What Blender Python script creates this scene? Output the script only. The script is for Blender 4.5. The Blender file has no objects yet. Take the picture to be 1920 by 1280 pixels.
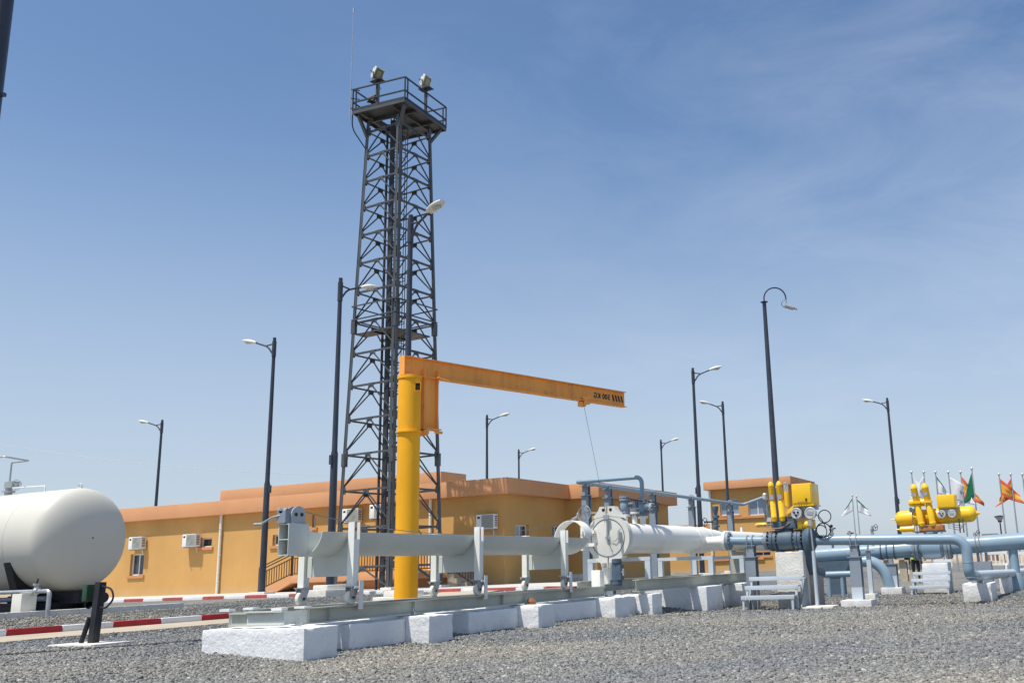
import bpy, bmesh, math, random
import numpy as np
from mathutils import Vector, Matrix, noise
random.seed(7); rng = np.random.default_rng(7)
SC = bpy.context.scene
COL = SC.collection
R_ = math.radians
# ------------------------------------------------------------------ camera, sky, sun, exposure
YAW, PITCH, ROLL, FPX, PPX, PPY, CH = 0.40652, 0.22727, -0.03841, 1828.8, 1220.66, 640.0, 0.8
cy, sy, cp, sp = math.cos(YAW), math.sin(YAW), math.cos(PITCH), math.sin(PITCH)
FW = Vector((cy*cp, sy*cp, sp)); r0 = Vector((sy, -cy, 0)); u0 = r0.cross(FW)
RT = r0*math.cos(ROLL) + u0*math.sin(ROLL); UP = -r0*math.sin(ROLL) + u0*math.cos(ROLL)
CAM = Vector((0, 0, CH))
cd = bpy.data.cameras.new('camera'); cam = bpy.data.objects.new('camera', cd); COL.objects.link(cam)
M = Matrix((RT, UP, -FW)).transposed().to_4x4(); M.translation = CAM
cam.matrix_world = M
cd.sensor_fit = 'HORIZONTAL'; cd.sensor_width = 36.0; cd.lens = FPX/1920*36
cd.shift_x = (960-PPX)/1920; cd.shift_y = 0.0
cd.clip_start = 0.05; cd.clip_end = 8000
SC.camera = cam

SUN_EL, SUN_AZ = R_(67.0), math.atan2(0.45, -0.89)     # direction towards the sun, in the ground plane
w = bpy.data.worlds.new('World'); SC.world = w; w.use_nodes = True
nt = w.node_tree; nt.nodes.clear()
wo = nt.nodes.new('ShaderNodeOutputWorld'); bg = nt.nodes.new('ShaderNodeBackground')
sky = nt.nodes.new('ShaderNodeTexSky'); sky.sky_type = 'NISHITA'; sky.sun_disc = False
sky.sun_elevation = SUN_EL; sky.sun_rotation = math.atan2(math.cos(SUN_AZ), math.sin(SUN_AZ))
sky.altitude = 300; sky.air_density = 1.05; sky.dust_density = 1.5; sky.ozone_density = 2.6
tc = nt.nodes.new('ShaderNodeTexCoord')
mp = nt.nodes.new('ShaderNodeMapping'); mp.inputs['Scale'].default_value = (1.6, 2.6, 6.5); mp.inputs['Rotation'].default_value = (0.25, 0.3, 0.5)
n1 = nt.nodes.new('ShaderNodeTexNoise'); n1.inputs['Scale'].default_value = 1.7; n1.inputs['Detail'].default_value = 9; n1.inputs['Roughness'].default_value = 0.62; n1.inputs['Distortion'].default_value = 0.6
cr = nt.nodes.new('ShaderNodeValToRGB'); cr.color_ramp.elements[0].position = 0.42; cr.color_ramp.elements[0].color = (0, 0, 0, 1)
cr.color_ramp.elements[1].position = 0.82; cr.color_ramp.elements[1].color = (0.21, 0.21, 0.21, 1)
mx = nt.nodes.new('ShaderNodeMix'); mx.data_type = 'RGBA'
mx.inputs[7].default_value = (6.2, 6.6, 7.4, 1)
dt = nt.nodes.new('ShaderNodeVectorMath'); dt.operation = 'DOT_PRODUCT'; dt.inputs[1].default_value = (0.40, -0.90, 0.12)     # thin cloud lies towards one side
mr = nt.nodes.new('ShaderNodeMapRange'); mr.inputs[1].default_value = -0.35; mr.inputs[2].default_value = 0.45; mr.inputs[3].default_value = 0.0
ml = nt.nodes.new('ShaderNodeMath'); ml.operation = 'MULTIPLY'
tn = nt.nodes.new('ShaderNodeMix'); tn.data_type = 'RGBA'; tn.blend_type = 'MULTIPLY'; tn.inputs[0].default_value = 1.0; tn.inputs[7].default_value = (0.80, 0.90, 0.965, 1)
nt.links.new(tc.outputs['Generated'], mp.inputs[0]); nt.links.new(mp.outputs[0], n1.inputs['Vector'])
nt.links.new(tc.outputs['Generated'], dt.inputs[0]); nt.links.new(dt.outputs['Value'], mr.inputs[0])
nt.links.new(n1.outputs['Fac'], cr.inputs[0]); nt.links.new(cr.outputs[0], ml.inputs[0]); nt.links.new(mr.outputs[0], ml.inputs[1]); nt.links.new(ml.outputs[0], mx.inputs[0])
sx = nt.nodes.new('ShaderNodeSeparateXYZ'); hr = nt.nodes.new('ShaderNodeMapRange'); hr.interpolation_type = 'SMOOTHSTEP'     # dust near the horizon
hr.inputs[1].default_value = 0.0; hr.inputs[2].default_value = 0.48; hr.inputs[3].default_value = 0.72; hr.inputs[4].default_value = 0.0
hm = nt.nodes.new('ShaderNodeMix'); hm.data_type = 'RGBA'; hm.inputs[7].default_value = (4.0, 4.42, 5.1, 1)
nt.links.new(tc.outputs['Generated'], sx.inputs[0]); nt.links.new(sx.outputs['Z'], hr.inputs[0]); nt.links.new(hr.outputs[0], hm.inputs[0])
nt.links.new(sky.outputs[0], tn.inputs[6]); nt.links.new(tn.outputs[2], hm.inputs[6]); nt.links.new(hm.outputs[2], mx.inputs[6]); nt.links.new(mx.outputs[2], bg.inputs['Color'])
bg.inputs['Strength'].default_value = 0.138
nt.links.new(bg.outputs[0], wo.inputs[0])
sd = bpy.data.lights.new('sun', 'SUN'); sd.energy = 5.0; sd.angle = R_(0.53); sd.color = (1.0, 0.945, 0.86)
so = bpy.data.objects.new('sun', sd); COL.objects.link(so)
ts = Vector((math.cos(SUN_AZ)*math.cos(SUN_EL), math.sin(SUN_AZ)*math.cos(SUN_EL), math.sin(SUN_EL)))
so.rotation_euler = ts.to_track_quat('Z', 'Y').to_euler(); so.location = (0, 0, 60)
SC.view_settings.view_transform = 'Standard'; SC.view_settings.look = 'None'
SC.view_settings.exposure = 0.12; SC.view_settings.gamma = 1.0; SC.view_settings.use_curve_mapping = False

# ------------------------------------------------------------------ measuring helpers
def ray(px, py): return FW + RT*((px-PPX)/FPX) - UP*((py-PPY)/FPX)
def at(px, py, u=None, v=None, z=None, d=None):
    q = ray(px, py)
    if d is not None: return CAM + q*d
    if u is not None: t = u/q.x
    elif v is not None: t = v/q.y
    else: t = (z-CH)/q.z
    return CAM + q*t
def S(x):
    x = min(1.0, max(0.0, x)); return x*x*(3-2*x)
def g(u, v):                                   # lie of the land
    rise = 0.30*S((0.9*u + 0.35*v - 24)/6)*S((v-9)/6)
    dip = -0.10*S((10-v)/2) - 0.18*S((u-16)/8)*S((12-v)/5)
    bed = (0.09*S((v-18.72)/0.02) + 0.15*S((v-18.9)/1.7))*S((24.6-u)/1.6)
    return max(rise, bed) + dip

# ------------------------------------------------------------------ mesh builder
class MB:
    def __init__(s): s.v = []; s.f = []; s.m = []; s.mi = 0
    def add(s, vs, fs):
        o = len(s.v); s.v += [Vector(p) for p in vs]
        for f in fs: s.f.append([o+i for i in f]); s.m.append(s.mi)
        return s
    def box(s, x0, x1, y0, y1, z0, z1):
        return s.add([(x0,y0,z0),(x1,y0,z0),(x1,y1,z0),(x0,y1,z0),(x0,y0,z1),(x1,y0,z1),(x1,y1,z1),(x0,y1,z1)],
                     [(0,3,2,1),(4,5,6,7),(0,1,5,4),(1,2,6,5),(2,3,7,6),(3,0,4,7)])
    def cbox(s, c, d, rz=0.0, R=None):
        R = R or Matrix.Rotation(rz, 3, 'Z'); c = Vector(c); h = [k/2 for k in d]
        vs = [c + R @ Vector((a*h[0], b*h[1], e*h[2])) for e in (-1,1) for a, b in ((-1,-1),(1,-1),(1,1),(-1,1))]
        return s.add(vs, [(0,3,2,1),(4,5,6,7),(0,1,5,4),(1,2,6,5),(2,3,7,6),(3,0,4,7)])
    @staticmethod
    def fr(d, up=(0,0,1)):
        d = Vector(d).normalized(); up = Vector(up)
        if abs(d.dot(up)) > 0.99: up = Vector((1,0,0)) if abs(d.x) < 0.9 else Vector((0,1,0))
        a = d.cross(up).normalized(); b = a.cross(d).normalized(); return d, a, b
    def bar(s, p0, p1, w, h, up=(0,0,1)):
        p0, p1 = Vector(p0), Vector(p1); d, a, b = s.fr(p1-p0, up)
        vs = [p + a*x*w/2 + b*y*h/2 for p in (p0, p1) for x, y in ((-1,-1),(1,-1),(1,1),(-1,1))]
        return s.add(vs, [(0,1,2,3)[::-1],(4,5,6,7)] + [(i,(i+1)%4,4+(i+1)%4,4+i) for i in range(4)])
    def angle(s, p0, p1, w, t, up=(0,0,1), fl=1):            # L-section
        p0, p1 = Vector(p0), Vector(p1); d, a, b = s.fr(p1-p0, up)
        s.bar(p0, p1, w, t, up); o = a*fl*(w/2-t/2) - b*(w/2+t/2)
        return s.bar(p0+o, p1+o, t, w-t, up)
    def ibeam(s, p0, p1, h, b, tw=0.012, tf=0.016, up=(0,0,1)):
        p0, p1 = Vector(p0), Vector(p1); d, a, n = s.fr(p1-p0, up)
        s.bar(p0, p1, tw, h-2*tf, up)
        for k in (-1, 1): s.bar(p0+n*k*(h-tf)/2, p1+n*k*(h-tf)/2, b, tf, up)
        return s
    def lathe(s, o, ax, prof, n=24, up=(0,0,1), caps=True):
        o = Vector(o); d, a, b = s.fr(ax, up); k = len(prof); vs = []
        for t, r in prof:
            for i in range(n):
                an = 2*math.pi*i/n; vs.append(o + d*t + (a*math.cos(an)+b*math.sin(an))*max(r, 1e-4))
        fs = [(j*n+i, j*n+(i+1)%n, (j+1)*n+(i+1)%n, (j+1)*n+i) for j in range(k-1) for i in range(n)]
        if caps: fs += [tuple(range(n))[::-1], tuple((k-1)*n+i for i in range(n))]
        return s.add(vs, fs)
    def cyl(s, p0, p1, r, r1=None, n=16):
        p0, p1 = Vector(p0), Vector(p1); return s.lathe(p0, p1-p0, [(0, r), ((p1-p0).length, r if r1 is None else r1)], n)
    def tube(s, pts, r, n=10, bend=0.0):
        pts = [Vector(p) for p in pts]
        if bend > 0:
            out = [pts[0]]
            for i in range(1, len(pts)-1):
                p = pts[i]; d0 = (pts[i-1]-p); d1 = (pts[i+1]-p)
                e = min(bend, d0.length*0.49, d1.length*0.49); a = p+d0.normalized()*e; c = p+d1.normalized()*e
                for k in range(9):
                    t = k/8; out.append(a*(1-t)**2 + p*2*t*(1-t) + c*t*t)
            pts = out + [pts[-1]]
        k = len(pts); vs = []; prev = None
        for i, p in enumerate(pts):
            t = (pts[min(i+1, k-1)] - pts[max(i-1, 0)]).normalized()
            if prev is None: d, a, b = s.fr(t)
            else:
                a = (prev - t*prev.dot(t)).normalized(); b = a.cross(t)
            prev = a
            rr = r[i] if isinstance(r, (list, tuple)) else r
            for q in range(n):
                an = 2*math.pi*q/n; vs.append(p + (a*math.cos(an)+b*math.sin(an))*rr)
        fs = [(j*n+i, j*n+(i+1)%n, (j+1)*n+(i+1)%n, (j+1)*n+i) for j in range(k-1) for i in range(n)]
        return s.add(vs, fs + [tuple(range(n))[::-1], tuple((k-1)*n+i for i in range(n))])
    def torus(s, c, ax, R, r, n=24, m=8, a0=0.0, a1=2*math.pi, up=(0,0,1)):
        c = Vector(c); d, a, b = s.fr(ax, up); full = abs(a1-a0-2*math.pi) < 1e-3; vs = []; N = n if full else n+1
        for i in range(N):
            an = a0+(a1-a0)*i/n; e = a*math.cos(an)+b*math.sin(an)
            for j in range(m):
                q = 2*math.pi*j/m; vs.append(c + e*(R+r*math.cos(q)) + d*r*math.sin(q))
        fs = [(i*m+j, ((i+1)%N)*m+j, ((i+1)%N)*m+(j+1)%m, i*m+(j+1)%m) for i in range(n) for j in range(m)]
        return s.add(vs, fs)
    def ball(s, c, rx, ry=None, rz=None, n=14, m=8):
        ry = ry or rx; rz = rz or rx; c = Vector(c); vs = [c+Vector((0,0,rz))]
        for j in range(1, m):
            th = math.pi*j/m
            for i in range(n):
                an = 2*math.pi*i/n; vs.append(c+Vector((rx*math.sin(th)*math.cos(an), ry*math.sin(th)*math.sin(an), rz*math.cos(th))))
        vs.append(c-Vector((0,0,rz))); L = len(vs)-1
        fs = [(0, 1+i, 1+(i+1)%n) for i in range(n)]
        fs += [(1+j*n+i, 1+(j+1)*n+i, 1+(j+1)*n+(i+1)%n, 1+j*n+(i+1)%n) for j in range(m-2) for i in range(n)]
        fs += [(L, 1+(m-2)*n+(i+1)%n, 1+(m-2)*n+i) for i in range(n)]
        return s.add(vs, fs)
    def prism(s, poly, off):                                 # poly: list of 3d points, extruded by off
        off = Vector(off); n = len(poly); vs = [Vector(p) for p in poly] + [Vector(p)+off for p in poly]
        return s.add(vs, [tuple(range(n))[::-1], tuple(range(n, 2*n))] + [(i,(i+1)%n,n+(i+1)%n,n+i) for i in range(n)])

def finish(me, smooth=35):
    bm = bmesh.new(); bm.from_mesh(me); bmesh.ops.recalc_face_normals(bm, faces=bm.faces); bm.to_mesh(me); bm.free()
    if smooth:
        me.polygons.foreach_set('use_smooth', [True]*len(me.polygons)); me.set_sharp_from_angle(angle=R_(smooth))
def origin(o):
    p = Vector((0,0,0))
    while o is not None: p += o.location; o = o.parent
    return p
def build(name, mb, m, parent=None, world=True, smooth=35, bevel=0.0, label=None, at0=None, fixn=True):
    """one mesh object. world=True: the builder holds world coordinates"""
    org = origin(parent) if (parent and world) else Vector((0,0,0))
    loc = Vector((0,0,0))
    if at0 is not None: loc = Vector(at0) - org; org = Vector(at0)
    me = bpy.data.meshes.new(name); me.from_pydata([tuple(p-org) for p in mb.v], [], mb.f)
    ms = m if isinstance(m, (list, tuple)) else [m]
    for x in ms: me.materials.append(x)
    if len(ms) > 1: me.polygons.foreach_set('material_index', mb.m)
    if bevel:
        bm = bmesh.new(); bm.from_mesh(me); bmesh.ops.recalc_face_normals(bm, faces=bm.faces)
        bmesh.ops.remove_doubles(bm, verts=bm.verts, dist=1e-5)
        es = [e for e in bm.edges if len(e.link_faces) == 2 and e.calc_face_angle(0) > 0.6]
        bmesh.ops.bevel(bm, geom=es, offset=bevel, segments=2, affect='EDGES', profile=0.6, clamp_overlap=True); bm.to_mesh(me); bm.free()
    if fixn: finish(me, smooth)
    o = bpy.data.objects.new(name, me); COL.objects.link(o); o.location = loc
    if parent: o.parent = parent
    if label: o['label'] = label
    return o
def tag(o, label, cat, group=None):
    o['label'] = label; o['category'] = cat
    if group: o['group'] = group
    return o
def thing(name, label, cat, loc=(0,0,0), group=None, rz=0.0):
    o = bpy.data.objects.new(name, None); o.empty_display_size = 0.1; COL.objects.link(o); o.location = loc; o.rotation_euler = (0,0,rz)
    return tag(o, label, cat, group)
def solo(name, mb, m, label, cat, at0, group=None, **k):      # a thing that is one mesh
    return tag(build(name, mb, m, at0=at0, **k), label, cat, group)
def dup(root, loc, label, rz=0.0, group=None, scale=None):
    def cp(o, par):
        c = o.copy(); COL.objects.link(c); c.parent = par
        for ch in list(o.children): cp(ch, c)
        return c
    kids = list(root.children); r = root.copy(); COL.objects.link(r); r.location = loc; r.rotation_euler = (0,0,rz); r['label'] = label
    if group: r['group'] = group
    if scale: r.scale = scale
    for ch in kids: cp(ch, r)
    return r
def struct(name, mb, m, **k):
    o = build(name, mb, m, **k); o['kind'] = 'structure'; return o

# ------------------------------------------------------------------ materials
def mat(name, col, rough=0.6, metal=0.0, var=0.12, vs=3.0, bump=0.0, bs=40.0, stain=0.0, stain_col=None, streak=0.0, coat=0.0, spots=0.0, spot_col=(0.05,0.05,0.05), spot_scale=9.0, dust=None):
    m = bpy.data.materials.new(name); m.use_nodes = True; t = m.node_tree; N = t.nodes; L = t.links
    b = N['Principled BSDF']; b.inputs['Roughness'].default_value = rough; b.inputs['Metallic'].default_value = metal; b.inputs['Specular IOR Level'].default_value = 0.5 if metal else 0.3
    if coat: b.inputs['Coat Weight'].default_value = coat; b.inputs['Coat Roughness'].default_value = 0.15
    ge = N.new('ShaderNodeNewGeometry')
    def nz_(scale, det=6, rg=0.6, sc3=None):
        n = N.new('ShaderNodeTexNoise'); n.inputs['Scale'].default_value = scale; n.inputs['Detail'].default_value = det; n.inputs['Roughness'].default_value = rg
        if sc3:
            p = N.new('ShaderNodeMapping'); p.inputs['Scale'].default_value = sc3; L.new(ge.outputs['Position'], p.inputs[0]); L.new(p.outputs[0], n.inputs['Vector'])
        else: L.new(ge.outputs['Position'], n.inputs['Vector'])
        return n
    def ramp(src, p0, p1, c0=(0,0,0,1), c1=(1,1,1,1)):
        r = N.new('ShaderNodeValToRGB'); r.color_ramp.elements[0].position = p0; r.color_ramp.elements[1].position = p1
        r.color_ramp.elements[0].color = c0; r.color_ramp.elements[1].color = c1; L.new(src, r.inputs[0]); return r
    def mix(fac, a, c, blend='MIX'):
        x = N.new('ShaderNodeMix'); x.data_type = 'RGBA'; x.blend_type = blend
        if isinstance(fac, (int, float)): x.inputs[0].default_value = fac
        else: L.new(fac, x.inputs[0])
        for i, q in ((6, a), (7, c)):
            if isinstance(q, tuple): x.inputs[i].default_value = q if len(q) == 4 else (*q, 1)
            else: L.new(q, x.inputs[i])
        return x.outputs[2]
    n = nz_(vs); lo = tuple(c*(1-var) for c in col); hi = tuple(min(1, c*(1+var)) for c in col)
    out = ramp(n.outputs['Fac'], 0.3, 0.7, (*lo,1), (*hi,1)).outputs[0]
    if stain:
        q = nz_(vs*2.3, 8, 0.7); out = mix(ramp(q.outputs['Fac'], 0.55, 0.75, (0,0,0,1), (stain,)*3+(1,)).outputs[0], out, stain_col or tuple(c*0.45 for c in col))
    if streak:
        q = nz_(4.0, 7, 0.65, (1.6, 1.6, 0.12)); out = mix(ramp(q.outputs['Fac'], 0.5, 0.78, (0,0,0,1), (streak,)*3+(1,)).outputs[0], out, stain_col or tuple(c*0.5 for c in col))
    if spots:
        q = nz_(spot_scale, 5, 0.7); out = mix(ramp(q.outputs['Fac'], 0.66, 0.70, (0,0,0,1), (spots,)*3+(1,)).outputs[0], out, spot_col)
    if dust:                                                 # dust splashed up from the ground
        z0, z1, dc, am = dust; sp = N.new('ShaderNodeSeparateXYZ'); L.new(ge.outputs['Position'], sp.inputs[0]); q = nz_(5.0, 7, 0.7)
        ad = N.new('ShaderNodeMath'); ad.operation = 'MULTIPLY_ADD'; ad.inputs[1].default_value = -(z1-z0)*1.4; L.new(q.outputs['Fac'], ad.inputs[0]); ad.inputs[2].default_value = 0.0
        su = N.new('ShaderNodeMath'); su.operation = 'SUBTRACT'; L.new(sp.outputs['Z'], su.inputs[0]); L.new(ad.outputs[0], su.inputs[1])
        mr = N.new('ShaderNodeMapRange'); mr.inputs[1].default_value = z0+(z1-z0)*0.5; mr.inputs[2].default_value = z1+(z1-z0)*0.35; mr.inputs[3].default_value = am; mr.inputs[4].default_value = 0.0; L.new(su.outputs[0], mr.inputs[0])
        out = mix(mr.outputs[0], out, dc)
    L.new(out, b.inputs['Base Color'])
    rr = ramp(nz_(vs*3).outputs['Fac'], 0.3, 0.7, (max(0.05, rough-0.1),)*3+(1,), (min(1, rough+0.1),)*3+(1,)); L.new(rr.outputs[0], b.inputs['Roughness'])
    if bump:
        q = nz_(bs, 8, 0.65); bp = N.new('ShaderNodeBump'); bp.inputs['Strength'].default_value = bump; bp.inputs['Distance'].default_value = 0.02
        L.new(q.outputs['Fac'], bp.inputs['Height']); L.new(bp.outputs[0], b.inputs['Normal'])
    return m
MT = {}
MT['plaster'] = mat('ochre_plaster', (0.555,0.318,0.108), 0.9, var=0.09, vs=0.5, bump=0.35, bs=30, streak=0.3, dust=(0.3,1.1,(0.55,0.42,0.26),0.55), stain_col=(0.5,0.27,0.08))
MT['fascia'] = mat('terracotta_plaster', (0.61,0.305,0.15), 0.9, var=0.07, vs=0.5, bump=0.35, bs=30, streak=0.2, stain_col=(0.48,0.24,0.09))
MT['trim'] = mat('terracotta_trim', (0.55,0.25,0.10), 0.9, var=0.08, vs=1.5, bump=0.2)
MT['whitewash'] = mat('whitewashed_concrete', (0.78,0.79,0.79), 0.85, var=0.05, vs=2.5, bump=0.8, bs=18, stain=0.3, dust=(-0.2,0.16,(0.40,0.37,0.32),0.6), stain_col=(0.55,0.53,0.49), spots=0.55, spot_col=(0.32,0.31,0.30), spot_scale=22)
MT['barewhite'] = mat('old_white_concrete', (0.68,0.66,0.60), 0.9, var=0.1, vs=3, bump=0.9, bs=22, stain=0.5, stain_col=(0.40,0.37,0.32), spots=0.5, spot_col=(0.28,0.26,0.23), spot_scale=14)
MT['concrete'] = mat('grey_concrete', (0.36,0.345,0.32), 0.9, var=0.14, vs=2.5, bump=0.6, bs=25, stain=0.4)
MT['paving'] = mat('pale_paving', (0.52,0.50,0.455), 0.9, var=0.12, vs=1.5, bump=0.5, bs=20, stain=0.3)
MT['slab'] = mat('tan_concrete', (0.42,0.36,0.27), 0.92, var=0.15, vs=1.2, bump=0.6, bs=30, stain=0.45, stain_col=(0.25,0.2,0.15))
MT['kred'] = mat('red_kerb_paint', (0.36,0.022,0.028), 0.6, var=0.18, vs=4, bump=0.4, bs=25, stain=0.35, stain_col=(0.30,0.10,0.08))
MT['kfaded'] = mat('faded_red_kerb_paint', (0.40,0.085,0.075), 0.75, var=0.2, vs=4, bump=0.4, bs=25, stain=0.45, stain_col=(0.42,0.25,0.2))
MT['kwhite'] = mat('white_kerb_paint', (0.72,0.73,0.73), 0.7, var=0.08, vs=4, bump=0.4, bs=25, stain=0.35, stain_col=(0.45,0.42,0.38))
MT['cream'] = mat('cream_enamel', (0.84,0.825,0.76), 0.45, var=0.03, vs=1.2, coat=0.1, streak=0.07, stain_col=(0.55,0.5,0.4))
MT['tank'] = mat('white_tank_paint', (0.575,0.56,0.495), 0.5, var=0.04, vs=0.7, streak=0.22, stain_col=(0.58,0.53,0.43), bump=0.05, bs=3)
MT['door'] = mat('closure_enamel', (0.66,0.65,0.585), 0.5, var=0.06, vs=3, stain=0.2, stain_col=(0.5,0.45,0.36))
MT['glass_sky'] = mat('sky_painted_glass', (0.22,0.30,0.40), 0.08, var=0.25, vs=0.8, coat=1.0)  # bluish base colour stands in for sky reflected in the panes
MT['trolley'] = mat('pale_grey_enamel', (0.56,0.585,0.545), 0.5, var=0.06, vs=2, coat=0.1, stain=0.15, stain_col=(0.4,0.38,0.32))
MT['post'] = mat('bright_post_enamel', (0.80,0.815,0.755), 0.5, var=0.05, vs=2, stain=0.12, stain_col=(0.5,0.46,0.38))
MT['rail'] = mat('grey_green_steel', (0.44,0.45,0.385), 0.55, var=0.1, vs=3, stain=0.3, stain_col=(0.26,0.2,0.13))
MT['blue'] = mat('blue_grey_pipe_paint', (0.235,0.33,0.405), 0.42, var=0.06, vs=1.5, coat=0.2, streak=0.12, stain_col=(0.3,0.33,0.34))
MT['steel'] = mat('blue_grey_steel', (0.245,0.285,0.325), 0.5, var=0.08, vs=2, streak=0.15)
MT['pale_steel'] = mat('pale_blue_paint', (0.50,0.555,0.60), 0.55, var=0.06, vs=2)
MT['valve'] = mat('dark_blue_casting', (0.08,0.12,0.16), 0.5, var=0.15, vs=6, bump=0.3, bs=40)
MT['yellow'] = mat('yellow_enamel', (0.88,0.53,0.02), 0.38, var=0.05, vs=2, coat=0.3, stain=0.12)
MT['crane'] = mat('crane_yellow', (0.92,0.43,0.012), 0.6, var=0.07, vs=1.1, coat=0.0, streak=0.3, stain_col=(0.58,0.27,0.03), stain=0.12)
MT['crane_or'] = mat('crane_orange', (0.95,0.39,0.085), 0.65, var=0.12, vs=1.3, streak=0.5, stain_col=(0.36,0.15,0.06), stain=0.45)
MT['tower'] = mat('weathered_dark_steel', (0.085,0.092,0.096), 0.5, 0.35, var=0.2, vs=2, stain=0.3, stain_col=(0.09,0.07,0.06))
MT['tower_dk'] = mat('dark_tower_steel', (0.032,0.035,0.04), 0.55, 0.2, var=0.2, vs=2)
MT['galv'] = mat('galvanised_steel', (0.42,0.44,0.45), 0.45, 0.55, var=0.15, vs=6)
MT['pole'] = mat('dark_pole_paint', (0.035,0.042,0.06), 0.42, var=0.2, vs=2, coat=0.2, stain=0.25, stain_col=(0.09,0.09,0.095))
MT['lamp'] = mat('white_lamp_shell', (0.66,0.67,0.63), 0.45, var=0.06, vs=8, stain=0.2)
MT['lens'] = mat('lamp_lens', (0.42,0.43,0.40), 0.2, var=0.1, vs=10, coat=0.5)
MT['black'] = mat('black_paint', (0.02,0.022,0.026), 0.5, var=0.3, vs=5, stain=0.2, stain_col=(0.08,0.075,0.07))
MT['rubber'] = mat('black_rubber', (0.018,0.018,0.02), 0.7, var=0.2, vs=8)
MT['nylon'] = mat('white_nylon', (0.72,0.70,0.62), 0.5, var=0.06, vs=8)
MT['wire'] = mat('steel_rope', (0.16,0.16,0.165), 0.5, 0.5, var=0.2, vs=30)
MT['bronze'] = mat('brown_railing', (0.075,0.045,0.03), 0.5, var=0.2, vs=4)
MT['white'] = mat('white_enamel', (0.74,0.75,0.74), 0.45, var=0.05, vs=4, stain=0.12)
MT['acfan'] = mat('fan_grille', (0.30,0.31,0.28), 0.6, var=0.15, vs=25, bump=0.5, bs=90)
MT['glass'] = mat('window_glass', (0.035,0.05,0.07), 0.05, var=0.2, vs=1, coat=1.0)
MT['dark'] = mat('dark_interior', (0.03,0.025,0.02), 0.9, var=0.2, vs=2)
MT['green'] = mat('green_box_paint', (0.03,0.075,0.045), 0.5, var=0.15, vs=6)
MT['alu'] = mat('bare_aluminium', (0.60,0.61,0.60), 0.38, 0.35, var=0.1, vs=12)
MT['label'] = mat('grey_nameplate', (0.34,0.34,0.36), 0.5, var=0.1, vs=20)
MT['brass'] = mat('brown_tubing', (0.40,0.21,0.09), 0.4, 0.4, var=0.2, vs=20)
MT['fl_w'] = mat('white_cloth', (0.74,0.75,0.76), 0.85, var=0.05, vs=5)
MT['fl_g'] = mat('green_cloth', (0.02,0.19,0.085), 0.85, var=0.1, vs=5)
MT['fl_r'] = mat('red_cloth', (0.72,0.13,0.06), 0.85, var=0.1, vs=5)
MT['fl_y'] = mat('yellow_cloth', (0.75,0.40,0.05), 0.85, var=0.1, vs=5)
MT['fl_b'] = mat('blue_cloth', (0.10,0.14,0.30), 0.85, var=0.1, vs=5)
MT['vest'] = mat('lime_vest', (0.48,0.68,0.06), 0.8, var=0.08, vs=9)
MT['trouser'] = mat('dark_workwear', (0.02,0.022,0.028), 0.85, var=0.15, vs=9)
MT['skin'] = mat('skin', (0.36,0.20,0.13), 0.6, var=0.08, vs=20)
MT['hair'] = mat('dark_hair', (0.015,0.012,0.01), 0.6, var=0.2, vs=60)
MT['mark'] = mat('black_lettering', (0.012,0.012,0.014), 0.55, var=0.1, vs=20)
MT['markw'] = mat('pale_lettering_edge', (0.62,0.55,0.46), 0.6, var=0.05, vs=20)
MT['brownwall'] = mat('brown_masonry', (0.26,0.17,0.12), 0.9, var=0.25, vs=1.5, bump=0.3)
MT['yoke'] = mat('brown_casting', (0.42,0.17,0.05), 0.6, var=0.25, vs=8, stain=0.3)
MT['floodg'] = mat('floodlight_glass', (0.13,0.14,0.09), 0.2, var=0.1, coat=0.4)
MT['floodr'] = mat('floodlight_reflector', (0.30,0.30,0.20), 0.4, var=0.2, vs=8)
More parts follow.
